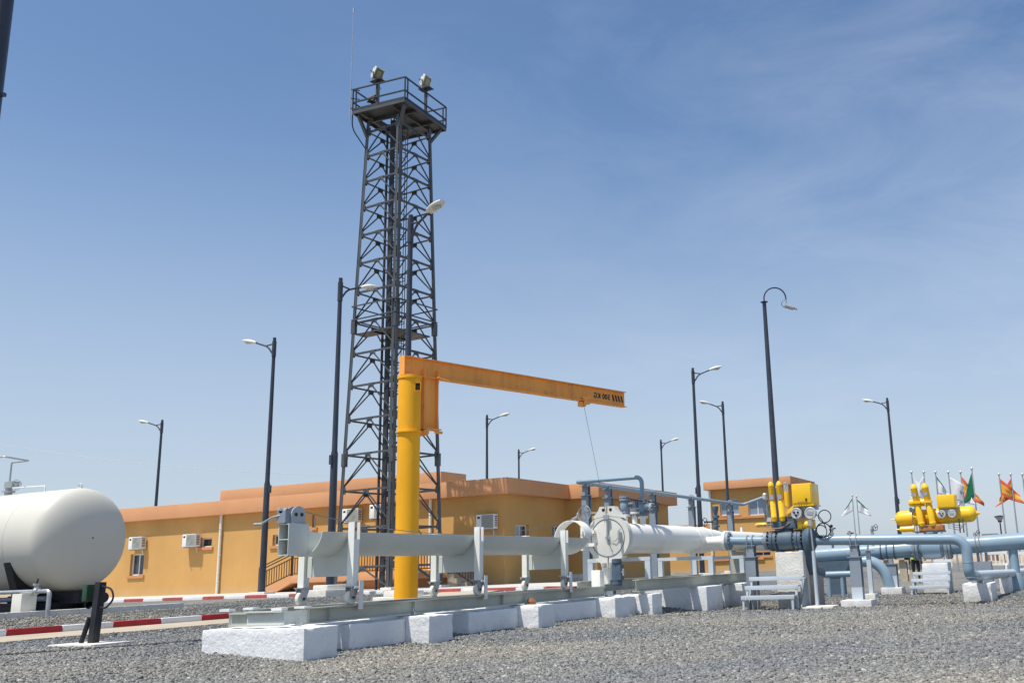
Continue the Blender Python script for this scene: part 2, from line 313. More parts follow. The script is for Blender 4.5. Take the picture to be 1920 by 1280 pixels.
def gravel_mat(name, stones):
    m = bpy.data.materials.new(name); m.use_nodes = True; t = m.node_tree; N = t.nodes; L = t.links; b = N['Principled BSDF']
    b.inputs['Roughness'].default_value = 0.85; b.inputs['Specular IOR Level'].default_value = 0.35
    ge = N.new('ShaderNodeNewGeometry')
    big = N.new('ShaderNodeTexNoise'); big.inputs['Scale'].default_value = 0.22; big.inputs['Detail'].default_value = 5
    L.new(ge.outputs['Position'], big.inputs['Vector'])
    if stones: src = ge.outputs['Random Per Island']
    else:
        vo = N.new('ShaderNodeTexVoronoi'); vo.inputs['Scale'].default_value = 42; L.new(ge.outputs['Position'], vo.inputs['Vector'])
        sx = N.new('ShaderNodeSeparateColor'); L.new(vo.outputs['Color'], sx.inputs[0]); src = sx.outputs[0]
        bp = N.new('ShaderNodeBump'); bp.inputs['Strength'].default_value = 1.0; bp.inputs['Distance'].default_value = 0.035; bp.invert = True
        L.new(vo.outputs['Distance'], bp.inputs['Height']); L.new(bp.outputs[0], b.inputs['Normal'])
    r = N.new('ShaderNodeValToRGB'); e = r.color_ramp.elements
    e[0].position = 0.0; e[0].color = (0.12,0.122,0.122,1); e[1].position = 1.0; e[1].color = (0.44,0.43,0.40,1)
    for p, c in ((0.3, (0.18,0.182,0.18,1)), (0.7, (0.245,0.245,0.236,1)), (0.93, (0.31,0.305,0.285,1))):
        x = e.new(p); x.color = c
    L.new(src, r.inputs[0])
    tr = N.new('ShaderNodeValToRGB'); tr.color_ramp.elements[0].position = 0.38; tr.color_ramp.elements[0].color = (0.79,0.83,0.88,1)
    tr.color_ramp.elements[1].position = 0.62; tr.color_ramp.elements[1].color = (1.17,1.11,0.99,1); L.new(big.outputs['Fac'], tr.inputs[0])
    mu = N.new('ShaderNodeMix'); mu.data_type = 'RGBA'; mu.blend_type = 'MULTIPLY'; mu.inputs[0].default_value = 1.0
    L.new(r.outputs[0], mu.inputs[6]); L.new(tr.outputs[0], mu.inputs[7]); out = mu.outputs[2]
    if not stones:                                           # sand beyond the station
        ln = N.new('ShaderNodeVectorMath'); ln.operation = 'LENGTH'; L.new(ge.outputs['Position'], ln.inputs[0])
        mr = N.new('ShaderNodeMapRange'); mr.inputs[1].default_value = 95; mr.inputs[2].default_value = 120; L.new(ln.outputs['Value'], mr.inputs[0])
        ms = N.new('ShaderNodeMix'); ms.data_type = 'RGBA'; L.new(mr.outputs[0], ms.inputs[0]); L.new(out, ms.inputs[6]); ms.inputs[7].default_value = (0.46,0.35,0.23,1); out = ms.outputs[2]
    L.new(out, b.inputs['Base Color']); return m
MT['ground'] = gravel_mat('gravel_bed', False); MT['stone'] = gravel_mat('crushed_stone', True)

# ------------------------------------------------------------------ ground
def axis(a, b, fine, ends):
    xs = list(np.arange(a, b, fine)) + [b]; x = b; st = fine
    while x < ends[1]: st *= 1.35; x += st; xs.append(x)
    x = a; st = fine; lo = []
    while x > ends[0]: st *= 1.35; x -= st; lo.append(x)
    return sorted(lo + xs + [18.7, 18.74])
us = axis(0, 50, 0.5, (-700, 4200)); vs_ = axis(-4, 50, 0.5, (-2500, 4200)); nu, nv = len(us), len(vs_)
mb = MB(); mb.v = [Vector((u, v, g(u, v)-0.012)) for u in us for v in vs_]
mb.f = [[i*nv+j, (i+1)*nv+j, (i+1)*nv+j+1, i*nv+j+1] for i in range(nu-1) for j in range(nv-1)]; mb.m = [0]*len(mb.f)
struct('ground', mb, MT['ground'], smooth=60)
mb = MB(); st = [5 + 0.6*i for i in range(40)]                # concrete strip in front of the kerb
for a, b in zip(st, st[1:]):
    z0, z1 = g(a, 17)+0.012, g(b, 17)+0.012; v0, v1 = 16.5+0.1*math.sin(a*1.7), 16.5+0.1*math.sin(b*1.7)
    mb.add([(a,v0,z0),(b,v1,z1),(b,18.56,z1),(a,18.56,z0),(a,v0,z0-0.1),(b,v1,z1-0.1)], [(0,1,2,3),(0,4,5,1)])
struct('road', mb, MT['slab'], smooth=60)
mb = MB(); vv = [13 + 1.0*i for i in range(36)]               # paving round the offices
for a, b in zip(vv, vv[1:]):
    z0, z1 = g(28, a)+0.07, g(28, b)+0.07
    mb.add([(26.18,a,z0),(34.6,a,z0),(34.6,b,z1),(26.18,b,z1)], [(0,1,2,3)])
struct('pavement', mb, MT['paving'], smooth=60)
# scattered stones on the near gravel: one "stuff" mesh
def stones():
    keep = []
    P = []
    for lo, hi, n in ((5.6,9,100000),(9,13,125000),(13,19,120000),(19,33,80000)):
        dd = np.sqrt(rng.uniform(lo*lo, hi*hi, n)); th = YAW + rng.uniform(-0.56, 0.70, n)
        x = dd*np.cos(th); y = dd*np.sin(th); size = rng.uniform(0.0075, 0.0125, n)*(1 + 0.7*rng.random(n)**7)*(1.0 if hi < 14 else 1.05 if hi < 20 else 1.2)
        P.append(np.stack([x, y, size], 1))
    P = np.concatenate(P)
    m = ~((P[:,1] > 16.35) & (P[:,1] < 18.8)) & ~((P[:,0] > 25.9) & (P[:,1] > 12.9)) & (P[:,0] > 1)
    for (a,b,c,d) in BLOCKED: m &= ~((P[:,0]>a)&(P[:,0]<b)&(P[:,1]>c)&(P[:,1]<d))
    P = P[m]; n = len(P)
    z = np.array([g(a, b) for a, b in P[:,:2]]) + P[:,2]*rng.uniform(-0.25, 0.75, n)
    base = np.array([(x,y,q) for q in (-1,1) for x,y in ((-1,-1),(1,-1),(1,1),(-1,1))], float)
    V = base[None]*(1 + rng.uniform(-0.5, 0.25, (n,8,1))) + rng.uniform(-0.34, 0.34, (n,8,3))
    V *= (P[:,2][:,None]*np.stack([rng.uniform(0.8,1.35,n), rng.uniform(0.7,1.1,n), rng.uniform(0.5,0.9,n)], 1))[:,None,:]
    a = rng.uniform(0, 2*np.pi, n); t = rng.uniform(-0.6, 0.6, n); ca, sa, ct, st = np.cos(a), np.sin(a), np.cos(t), np.sin(t)
    X, Y, Z = V[...,0], V[...,1], V[...,2]
    Y, Z = Y*ct[:,None]-Z*st[:,None], Y*st[:,None]+Z*ct[:,None]; X, Y = X*ca[:,None]-Y*sa[:,None], X*sa[:,None]+Y*ca[:,None]
    V = np.stack([X+P[:,0:1], Y+P[:,1:2], Z+z[:,None]], 2).reshape(-1,3)
    F = np.array([(0,3,2,1),(4,5,6,7),(0,1,5,4),(1,2,6,5),(2,3,7,6),(3,0,4,7)])
    F = (F[None] + 8*np.arange(n)[:,None,None]).reshape(-1)
    me = bpy.data.meshes.new('gravel'); me.vertices.add(len(V)); me.vertices.foreach_set('co', V.ravel())
    me.loops.add(len(F)); me.loops.foreach_set('vertex_index', F); nf = len(F)//4
    me.polygons.add(nf); me.polygons.foreach_set('loop_start', np.arange(nf)*4); me.polygons.foreach_set('loop_total', np.full(nf, 4))
    me.update(calc_edges=True); me.materials.append(MT['stone'])
    o = bpy.data.objects.new('gravel', me); COL.objects.link(o); o['kind'] = 'stuff'; o['label'] = 'loose grey crushed stone covering the yard'; o['category'] = 'gravel'
BLOCKED = []
# ------------------------------------------------------------------ kerbs
def kerb(label, segs, loc, hgt=0.13, red_='kred'):
    t = thing('painted_kerb', label, 'kerb', loc)
    for (x0,x1,y0,y1,z,red) in segs:
        m = MB(); m.box(x0, x1, y0, y1, z-0.08, z+hgt)
        build('kerbstone', m, MT[red_ if red else 'kwhite'], t, bevel=0.018)
bx = [14, 118, 213, 302, 378, 449]
ub = [at(x, 1175, v=18.56).x for x in bx]; L0 = ub[1]-ub[0]
ub = [ub[0]-2*L0, ub[0]-L0*0.9] + ub + [ub[-1]+0.3]
kerb('red and white kerb bordering the concrete strip in front of the white tank',
     [(a+0.004, b-0.004, 18.56, 18.72, g((a+b)/2, 18.5), i % 2 == 0) for i, (a, b) in enumerate(zip(ub, ub[1:]))], (ub[2], 18.64, 0))
kerb('long red and white kerb between the back gravel and the office paving',
     [(26.0, 26.18, 13+0.98*i+0.004, 13.98+0.98*i-0.004, g(26, 13.5+0.98*i), i % 2 == 1) for i in range(34)], (26.1, 24, 0.3), 0.095, 'kfaded')

def flange(mb, c, ax, r, t=0.05, n=20, bolts=8, br=0.014):
    c = Vector(c); d, a, b = MB.fr(ax); mb.lathe(c-d*t/2, d, [(0,r),(t,r)], n)
    for k in range(bolts):
        q = 2*math.pi*(k+0.5)/bolts; p = c+(a*math.cos(q)+b*math.sin(q))*r*0.84; mb.cyl(p-d*(t*0.5+0.028), p+d*(t*0.5+0.028), br, n=6)

# ------------------------------------------------------------------ launcher foundations
AX, AZ = 9.2, 1.44                                            # launcher axis: v and height
def U(px, v, py=1150): return at(px, py, v=v).x
def block(name, x0, x1, y0, y1, z0, z1, label, cat='concrete block', m='whitewash', group=None, bevel=0.015):
    mb = MB(); mb.box(x0, x1, y0, y1, z0, z1)
    BLOCKED.append((x0, x1, y0, y1))
    o = solo(name, mb, MT[m], label, cat, ((x0+x1)/2, (y0+y1)/2, z0), group)
    bm = bmesh.new(); bm.from_mesh(o.data)
    bmesh.ops.subdivide_edges(bm, edges=bm.edges, cuts=15, use_grid_fill=True)
    off = Vector((x0*7.3, y0*3.1, z1)); sh = {v for e in bm.edges if len(e.link_faces) == 2 and e.calc_face_angle(0) > 0.6 for v in e.verts}
    mv = {}
    for v in bm.verts:
        n = noise.noise_vector(v.co*9+off); d = n*0.006
        if v in sh:
            c = noise.noise(v.co*6+off*1.7); d -= v.normal*(0.008 + (0.035*(c-0.12) if c > 0.12 else 0.0))
        mv[v] = d
    for v, d in mv.items(): v.co += d
    bm.normal_update(); bm.to_mesh(o.data); bm.free()
    o.data.polygons.foreach_set('use_smooth', [True]*len(o.data.polygons)); o.data.set_sharp_from_angle(angle=R_(38))
    return o
PV, SV, PZ = 8.3, 8.68, 0.275
G1 = 'whitewashed plinths under the trolley rails'
cr_ = [(572, 636), (805, 850), (1010, 1041), (1154, 1181), (1224, 1243)]
lab = ['widest white plinth, alone at the near end of the trolley rails', 'white cross plinth under the rails below the yellow crane column',
       'white cross plinth with a rusty clamp on top, under the middle of the rails', 'white cross plinth directly under the round launcher door',
       'last white cross plinth of the rail row, right of the launcher door']
pu = []
for (a, b), l in zip(cr_, lab):
    u0_, u1_ = U(a, PV), U(b, PV); pu.append((u0_, u1_))
    block('concrete_plinth', u0_, u1_, PV, at(378, 1195, u=u0_).y if a == 572 else 10.2, -0.35, PZ, l, 'plinth', group=G1)
sl = ['set-back white foundation wall just behind the widest near plinth', 'set-back white foundation wall right of the crane column',
      'set-back white foundation wall left of the launcher door', 'short set-back white foundation wall right of the launcher door plinth']
su0 = [U(657, SV), U(879, SV), pu[2][1]+0.003, pu[3][1]+0.003]; su1 = [pu[1][0]-0.003, pu[2][0]-0.003, pu[3][0]-0.003, pu[4][0]-0.003]
for a, b, l in zip(su0, su1, sl): block('foundation_wall', a, b, SV, 9.9, -0.35, PZ-0.03, l, 'foundation', group='set-back foundation walls')

# rails
rt = PZ+0.018; RH = 0.185; RZ = rt+RH
t = thing('trolley_track', 'grey green steel beam track with two rails lying on the white plinths', 'track', (13, AX, rt))
V1, V2 = 8.80, 9.62
for v in (V1, V2):
    mb = MB(); mb.ibeam((pu[0][0]+0.55, v, rt+RH/2), (pu[3][1]-0.1, v, rt+RH/2), RH, 0.12)
    for q in (9.9, 11.6, 13.9, 16.2): mb.box(q, q+0.012, v-0.058, v+0.058, rt+0.02, rt+RH-0.02)
    mb.box(pu[0][0]+0.54, pu[0][0]+0.552, v-0.06, v+0.06, rt, rt+RH)
    build('rail', mb, MT['rail'], t)
for q in (pu[0][0]+0.12, 14.6, 16.8):
    mb = MB(); mb.ibeam((q, V1+0.07, rt+RH/2-0.01), (q, V2-0.07, rt+RH/2-0.01), RH-0.03, 0.09); build('cross_beam', mb, MT['rail'], t)
mb = MB(); mb.ibeam((pu[0][0]+0.1, at(452, 1155, u=pu[0][0]).y, rt+RH/2), (pu[0][0]+0.1, V1-0.1, rt+RH/2), RH-0.02, 0.1)
build('end_beam', mb, MT['trolley'], t); mb = MB(); mb.bar((pu[0][0]+0.16, V1-0.03, rt+RH/2), (pu[0][0]+0.54, V1-0.03, rt+RH/2), 0.02, RH-0.04); build('side_plate', mb, MT['trolley'], t); mb = MB(); mb.bar((pu[0][0]+0.16, V2, rt+RH/2), (pu[0][0]+0.54, V2, rt+RH/2), 0.02, RH-0.04)
build('side_plate', mb, MT['trolley'], t)
for v in (V1, V2):
    mb = MB(); mb.cbox((pu[0][0]+0.5, v, RZ+0.012), (0.12, 0.16, 0.025)); build('stop_plate', mb, MT['white'], t); mb = MB(); mb.cbox((pu[0][0]+0.14, v+0.02, RZ+0.01), (0.1, 0.16, 0.03)); build('stop_plate', mb, MT['white'], t)
for q in (9.3, 11.5, 14.55, 17.55):
    mb = MB(); mb.box(q, q+0.03, V1-0.12, V1-0.06, rt-0.01, rt+0.025); mb.cyl((q+0.015, V1-0.09, rt), (q+0.015, V1-0.09, rt+0.09), 0.011, n=8); build('anchor_bolt', mb, MT['galv'], t)
mb = MB(); mb.lathe((14.62, V1-0.15, PZ), (0,0,1), [(0,0.07),(0.05,0.085),(0.1,0.05)], 10)
solo('rusty_clamp', mb, mat('rust', (0.28,0.12,0.06), 0.8, var=0.3), 'small rusty brown clamp lying on the middle white plinth', 'clamp', (14.62, V1-0.15, PZ))

# ------------------------------------------------------------------ loading trolley
TR = 0.34; TU0 = U(605, 8.86, 1002); TU1 = U(1106, 8.86, 1010)
t = thing('loading_trolley', 'pale grey wheeled tray on rails with a half-pipe trough facing the launcher door', 'trolley', (13.5, AX, RZ))
def trough(mb, x0, x1, R, th, a0=math.radians(187), a1=math.radians(353), n=28, taper=0.0):
    prof = []
    for k in range(n+1):
        a = a0+(a1-a0)*k/n; prof.append((math.cos(a), math.sin(a)))
    vs = []
    for x, tp in ((x0, 0), (x1, taper)):
        for rr in (R, R-th):
            for c, s_ in prof: vs.append((x - tp*(1+s_)*0.0 + (tp*(c*0)) , AX+c*rr, AZ+s_*rr))
    N = n+1; fs = []
    for k in range(n):
        fs += [(k, k+1, 2*N+k+1, 2*N+k), (N+k, 3*N+k, 3*N+k+1, N+k+1), (k, N+k, N+k+1, k+1), (2*N+k, 2*N+k+1, 3*N+k+1, 3*N+k)]
    fs += [(0, 2*N, 3*N, N), (n, N+n, 3*N+n, 2*N+n)]
    mb.add(vs, fs)
mb = MB(); trough(mb, TU0, TU1-0.25, TR, 0.012)
# right end: nose that narrows to a half-moon
K = 20; vs = []
for x, e in ((TU1-0.25, 0.0), (TU1, 1.0)):
    for rr in (TR, TR-0.012):
        for k in range(K+1):
            a = R_(187 + 166*k/K) if e == 0 else R_(187 + 166*k/K)
            c, s_ = math.cos(a), math.sin(a); xx = x if e == 0 else TU1-0.02 - 0.2*(max(0, -s_))**1.5
            vs.append((xx, AX+c*rr, AZ+s_*rr))
N = K+1; fs = []
for k in range(K): fs += [(k,k+1,2*N+k+1,2*N+k),(N+k,3*N+k,3*N+k+1,N+k+1),(2*N+k,2*N+k+1,3*N+k+1,3*N+k)]
mb.add(vs, fs)
build('tray', mb, MT['trolley'], t, smooth=50)
FU = [U(661, V1, 1060), U(897, V1, 1040), U(1058, V1, 1040)]
PT = AZ+0.085
for i, fu in enumerate(FU):
    for v, sgn in ((V1, -1), (V2, 1)):
        pt = PT if sgn < 0 else PT-0.06
        mb = MB(); zb = RZ+0.235
        # channel post, open side facing +u, with a bent lip near the top
        mb.box(fu-0.045, fu-0.033, v-0.05, v+0.05, zb, pt)
        mb.box(fu-0.033, fu+0.06, v-0.05, v-0.04, zb, pt if sgn > 0 else pt-0.22); mb.box(fu-0.033, fu+0.06, v+0.04, v+0.05, zb, pt)
        build('post', mb, MT['post'], t)
        mb = MB(); mb.prism([(fu+0.062, v-0.052*1, pt), (fu+0.062, v-0.052, pt-0.26), (fu+0.062, v-0.004, pt-0.30), (fu+0.062, v-0.004, pt)], (0.008,0,0)); build('lip_plate', mb, MT['white'], t)
        # caster
        mb = MB(); mb.cbox((fu, v, zb-0.006), (0.17, 0.15, 0.014))
        for k in (-1, 1):
            mb.prism([(fu-0.07, v+k*0.045-0.004, zb-0.012), (fu+0.08, v+k*0.045-0.004, zb-0.012), (fu+0.01, v+k*0.045-0.004, RZ+0.065), (fu-0.05, v+k*0.045-0.004, RZ+0.065)], (0,0.008,0))
        fork = build('caster', mb, MT['galv'], t)
        mb = MB(); mb.lathe((fu-0.025, v-0.03, RZ+0.091), (0,1,0), [(0,0.05),(0,0.08),(0.01,0.09),(0.05,0.09),(0.06,0.08),(0.06,0.05)], 28); build('wheel', mb, MT['nylon'], fork)
        mb = MB(); mb.cyl((fu-0.025, v-0.062, RZ+0.091), (fu-0.025, v+0.062, RZ+0.091), 0.016, n=8); build('axle', mb, MT['black'], fork)
        # guide plate hooking the rail flange
        k = sgn; mb = MB(); gv = v+k*0.085
        mb.box(fu+0.03, fu+0.115, min(gv, gv+k*0.012), max(gv, gv+k*0.012), RZ-0.06, RZ+0.30); mb.box(fu+0.103, fu+0.115, min(gv, gv-k*0.05), max(gv, gv-k*0.05), RZ-0.06, RZ+0.30)
        mb.box(fu-0.04, fu+0.06, min(v+k*0.05, gv), max(v+k*0.05, gv), RZ+0.20, RZ+0.232)
        build('guide_plate', mb, MT['white'], t, bevel=0.004)
    # saddle plate under the tray
    pl = [(fu+0.0, V1+0.05, AZ-0.04)]
    for k in range(15):
        a = R_(190+160*k/14); pl.append((fu+0.0, AX-(-math.cos(a))*0 - math.cos(math.pi-a)*0 + math.cos(R_(350-160*k/14))*-1*(TR+0.001)*1, AZ+math.sin(R_(350-160*k/14))*(TR+0.001)))
    pl = [(fu, V1+0.05, AZ-0.02)] + [(fu, AX+math.cos(R_(187+166*k/16))*(TR+0.001), AZ+math.sin(R_(187+166*k/16))*(TR+0.001)) for k in range(17)] + [(fu, V2-0.05, AZ-0.02), (fu, V2-0.05, AZ-0.60), (fu, V1+0.05, AZ-0.60)]
    vl = [(p[1], p[2]) for p in pl]
    mb = MB(); bot = AZ-0.60; N = 17
    for x0, x1 in ((fu, fu+0.012),):
        arc = [(AX+math.cos(R_(187+166*k/16))*(TR+0.001), AZ+math.sin(R_(187+166*k/16))*(TR+0.001)) for k in range(17)]
        arc = [(V1+0.051, arc[0][1])] + arc + [(V2-0.051, arc[-1][1])]
        vs = [(x, a, b) for x in (x0, x1) for a, b in arc] + [(x, a, bot) for x in (x0, x1) for a, b in arc]
        n = len(arc); fs = []
        for k in range(n-1):
            fs += [(k, k+1, 2*n+k+1, 2*n+k), (n+k, 3*n+k, 3*n+k+1, n+k+1), (k, n+k, n+k+1, k+1), (2*n+k, 2*n+k+1, 3*n+k+1, 3*n+k)]
        fs += [(0, 2*n, 3*n, n), (n-1, 2*n-1, 4*n-1, 3*n-1)]
        mb.add(vs, fs)
    for v in (V1+0.07, V2-0.15): mb.box(fu-0.012, fu-0.001, v, v+0.07, bot, AZ-0.36)
    build('saddle_plate', mb, MT['trolley'], t, smooth=0)
# head box with winch
mb = MB(); HV0, HV1 = 9.10, 9.27; hu0 = U(541, HV0, 1010)
zb, zt = AZ-0.325, AZ+0.065
BX = 0.34; mb.box(hu0, hu0+BX, HV0, HV0+0.012, zb, zt); mb.box(hu0, hu0+BX, HV1-0.012, HV1, zb, zt)
for z in (zb, (zb+zt)/2-0.006, zt-0.012): mb.box(hu0+0.001, hu0+BX, HV0+0.0125, HV1-0.0125, z, z+0.012)
mb.box(hu0+BX-0.02, hu0+BX-0.008, HV0+0.0125, HV1-0.0125, zb+0.0125, zt-0.0125)
for v in (HV0, HV1-0.012):
    pts = [(hu0+BX+0.002, zt), (hu0+BX+0.012, zt-0.04), (hu0+BX+0.035, zt-0.075), (hu0+BX+0.075, zt-0.098), (hu0+BX+0.13, zt-0.107), (hu0+0.85, zt-0.107), (hu0+0.85, zb+0.03), (hu0+BX+0.1, zb), (hu0+BX+0.002, zb)]
    mb.prism([(a, v, b) for a, b in pts], (0, 0.012, 0))
hb = build('head_box', mb, MT['trolley'], t, bevel=0.003)
mb = MB(); wu, wz = hu0+0.19, zt+0.115
mb.box(wu-0.12, wu+0.125, HV0+0.02, HV1-0.02, zt+0.0005, zt+0.012)
for v in (HV0+0.03, HV1-0.045):
    pts = [(wu+0.125*math.cos(R_(a)), v, wz+0.105*math.sin(R_(a))) for a in range(-20, 205, 12)] + [(wu-0.12, v, zt+0.001), (wu+0.125, v, zt+0.001)]
    mb.prism(pts, (0, 0.015, 0))
wn = build('winch', mb, mat('winch_grey', (0.40,0.435,0.45), 0.5, var=0.1), t)
mb = MB(); mb.cyl((wu+0.02, HV0+0.046, wz), (wu+0.02, HV1-0.046, wz), 0.07, n=16); build('drum', mb, MT['wire'], wn)
mb = MB(); mb.cbox((wu-0.16, HV0+0.12, wz-0.03), (0.10, 0.14, 0.15)); mb.cyl((wu-0.21, HV0+0.13, wz+0.05), (wu-0.09, HV0+0.13, wz+0.05), 0.035); mb.cyl((wu-0.17, HV0+0.06, wz+0.035), (wu-0.17, HV0+0.19, wz+0.05), 0.04); build('gear_box', mb, MT['steel'], wn)
mb = MB(); mb.tube([(wu-0.20, HV0+0.14, wz-0.01), (wu-0.23, HV0+0.24, wz-0.03), (wu-0.25, HV0+0.40, wz-0.10)], 0.013, 8); mb.cyl((wu-0.25, HV0+0.38, wz-0.105), (wu-0.27, HV0+0.50, wz-0.105), 0.016, n=8); build('crank', mb, MT['galv'], wn)
mb = MB()
for k in (-1, 1): mb.cyl((wu+0.05*k, HV0+0.018, wz), (wu+0.05*k, HV0+0.03, wz), 0.022, n=10)
build('bolt', mb, MT['black'], wn)
# hold-down hoop and winch rope
HU = U(1075, AX, 985)
mb = MB(); n = 28; vs = []
for x in (HU-0.16, HU+0.16):
    for rr in (TR, TR-0.014):
        for k in range(n+1): a = R_(5+170*k/n); vs.append((x, AX+math.cos(a)*rr, AZ-0.03+math.sin(a)*rr))
N = n+1; fs = []
for k in range(n): fs += [(k,k+1,2*N+k+1,2*N+k),(N+k,3*N+k,3*N+k+1,N+k+1),(k,N+k,N+k+1,k+1),(2*N+k,2*N+k+1,3*N+k+1,3*N+k)]
mb.add(vs, fs); hoop = build('hoop', mb, MT['cream'], t, smooth=50)
mb = MB(); mb.bar((HU-0.05, AX, AZ+TR-0.02), (HU+0.22, AX, AZ+TR+0.06), 0.05, 0.04); mb.torus((HU+0.22, AX, AZ+TR+0.08), (0,1,0), 0.05, 0.015, 12, 6); build('lug', mb, MT['galv'], hoop)
mb = MB(); p0, p1 = Vector((wu+0.06, AX, wz+0.06)), Vector((HU-0.05, AX, AZ+TR))
mb.tube([p0.lerp(p1, k/16) - Vector((0,0,0.30*4*(k/16)*(1-k/16))) for k in range(17)], 0.006, 6); build('rope', mb, MT['wire'], t)

# ------------------------------------------------------------------ launcher barrel
CU = 18.75; CR = 0.50; BR = 0.325
t = thing('pig_launcher', 'long cream launcher barrel with a round closure door at its left end', 'pipe launcher', (CU+3, AX, 0))
BU1 = U(1328, AX-0.2, 1010)
mb = MB(); mb.lathe((CU+0.12, AX, AZ), (1,0,0), [(0,BR+0.07),(0.10,BR+0.07),(0.16,BR),(BU1-CU-0.12,BR),(BU1-CU+0.9,0.27),(30.6-CU,0.27),(30.8-CU,0.15),(31.2-CU,0.15)], 48)
build('barrel', mb, MT['cream'], t)
for q in (20.95, 23.3, BU1+0.02, BU1+0.92):
    mb = MB(); mb.torus((q, AX, AZ), (1,0,0), (BR if q < BU1+0.5 else 0.27)+0.001, 0.009, 48, 6); build('weld_bead', mb, MT['cream'], t)
# clamp ring in two halves with ears
mb = MB(); n = 48; ring = []
for k in range(n):
    a = 2*math.pi*k/n; ring.append((CR*math.cos(a), CR*math.sin(a)))
def ringplate(mb, x0, x1, Ro, Ri, a0, a1, n=24):
    vs = [(x, AX+r*math.cos(a0+(a1-a0)*k/n), AZ+r*math.sin(a0+(a1-a0)*k/n)) for x in (x0, x1) for r in (Ro, Ri) for k in range(n+1)]
    N = n+1; fs = []
    for k in range(n): fs += [(k,k+1,2*N+k+1,2*N+k),(N+k,3*N+k,3*N+k+1,N+k+1),(k,N+k,N+k+1,k+1),(2*N+k,2*N+k+1,3*N+k+1,3*N+k)]
    fs += [(0,2*N,3*N,N),(n,N+n,3*N+n,2*N+n)]; mb.add(vs, fs)
for s_ in (-1, 1):
    mb = MB(); a0, a1 = (R_(-88), R_(91)) if s_ > 0 else (R_(91.2), R_(268))
    ringplate(mb, CU-0.07, CU+0.11, CR, CR-0.13, a0, a1)
    # upper ear with hole, lower ear with bolt block
    e = [(0.014*s_, CR-0.05), (0.014*s_, CR+0.145), (0.17*s_, CR+0.145), (0.21*s_, CR+0.06), (0.36*s_, CR*0.79)]
    mb.prism([(CU-0.075, AX+a, AZ+b) for a, b in e], (0.19, 0, 0))
    e = [(0.014*s_, -CR+0.05), (0.014*s_, -CR-0.11), (0.15*s_, -CR-0.11), (0.17*s_, -CR-0.02), (0.36*s_, -CR*0.77)]
    mb.prism([(CU-0.075, AX+a, AZ+b) for a, b in e], (0.19, 0, 0))
    rg = build('clamp_half', mb, MT['door'], t, smooth=40)
    mb = MB(); mb.cyl((CU-0.079, AX+0.085*s_, AZ+CR+0.075), (CU-0.074, AX+0.085*s_, AZ+CR+0.075), 0.034, n=16); build('eye', mb, MT['black'], rg)
    mb = MB(); mb.cbox((CU-0.08, AX+0.085*s_, AZ-CR-0.055), (0.05, 0.09, 0.09)); mb.cyl((CU-0.14, AX+0.085*s_, AZ-CR-0.055), (CU-0.1, AX+0.085*s_, AZ-CR-0.055), 0.035, n=6); build('bolt', mb, MT['galv'], rg)
mb = MB(); mb.lathe((CU+0.1, AX, AZ), (-1,0,0), [(0,0.38),(0.155,0.385),(0.17,0.375),(0.20,0.0)], 48)
door = build('closure_door', mb, MT['door'], t)
mb = MB(); mb.torus((CU-0.072, AX, AZ), (1,0,0), 0.386, 0.008, 56, 6); build('dark_gap_ring', mb, MT['valve'], door)  # dark ring put in for the shaded groove round the door
mb = MB(); mb.cyl((CU-0.13, AX-0.02, AZ-0.0), (CU-0.10, AX-0.02, AZ), 0.05); mb.tube([(CU-0.12, AX-0.02, AZ+0.36), (CU-0.13, AX-0.02, AZ)], 0.02, 8); build('lift_eye', mb, MT['galv'], door)
mb = MB(); mb.tube([(CU-0.10, AX-0.30, AZ+0.16), (CU-0.15, AX-0.30, AZ+0.15), (CU-0.15, AX-0.30, AZ-0.1), (CU-0.10, AX-0.30, AZ-0.11)], 0.018, 8, 0.04); mb.cyl((CU-0.14, AX-0.30, AZ-0.12), (CU-0.14, AX-0.30, AZ+0.1), 0.03, n=10); build('handle', mb, MT['galv'], door)
mb = MB(); mb.tube([(CU-0.10, AX-0.02, AZ-0.04), (CU-0.12, AX-0.08, AZ-0.2), (CU-0.1, AX-0.13, AZ-0.3)], 0.006, 6); mb.tube([(CU-0.11, AX-0.1, AZ-0.06), (CU-0.11, AX-0.19, AZ-0.08), (CU-0.11, AX-0.28, AZ+0.01)], 0.006, 6); build('chain', mb, MT['wire'], door)
mb = MB()                                                      # hinge arms on the far side of the door
for z in (0.13, -0.13):
    mb.box(CU-0.17, CU-0.09, AX+0.27, AX+0.50, AZ+z-0.035, AZ+z+0.035); mb.prism([(CU-0.17, AX+0.50, AZ+z-0.035), (CU-0.05, AX+0.64, AZ+z-0.035), (CU+0.05, AX+0.64, AZ+z-0.035), (CU-0.09, AX+0.50, AZ+z-0.035)], (0,0,0.07))
mb.cyl((CU, AX+0.62, AZ-0.24), (CU, AX+0.62, AZ+0.24), 0.05, n=14)
build('hinge', mb, MT['cream'], t)
mb = MB(); mb.bar((CU+0.02, AX+0.10, RZ+0.02), (CU+0.02, AX+0.10, AZ-CR-0.02), 0.12, 0.12); mb.cbox((CU-0.25, AX+0.16, RZ+0.13), (0.2, 0.2, 0.36)); build('door_prop', mb, MT['cream'], t, bevel=0.006)
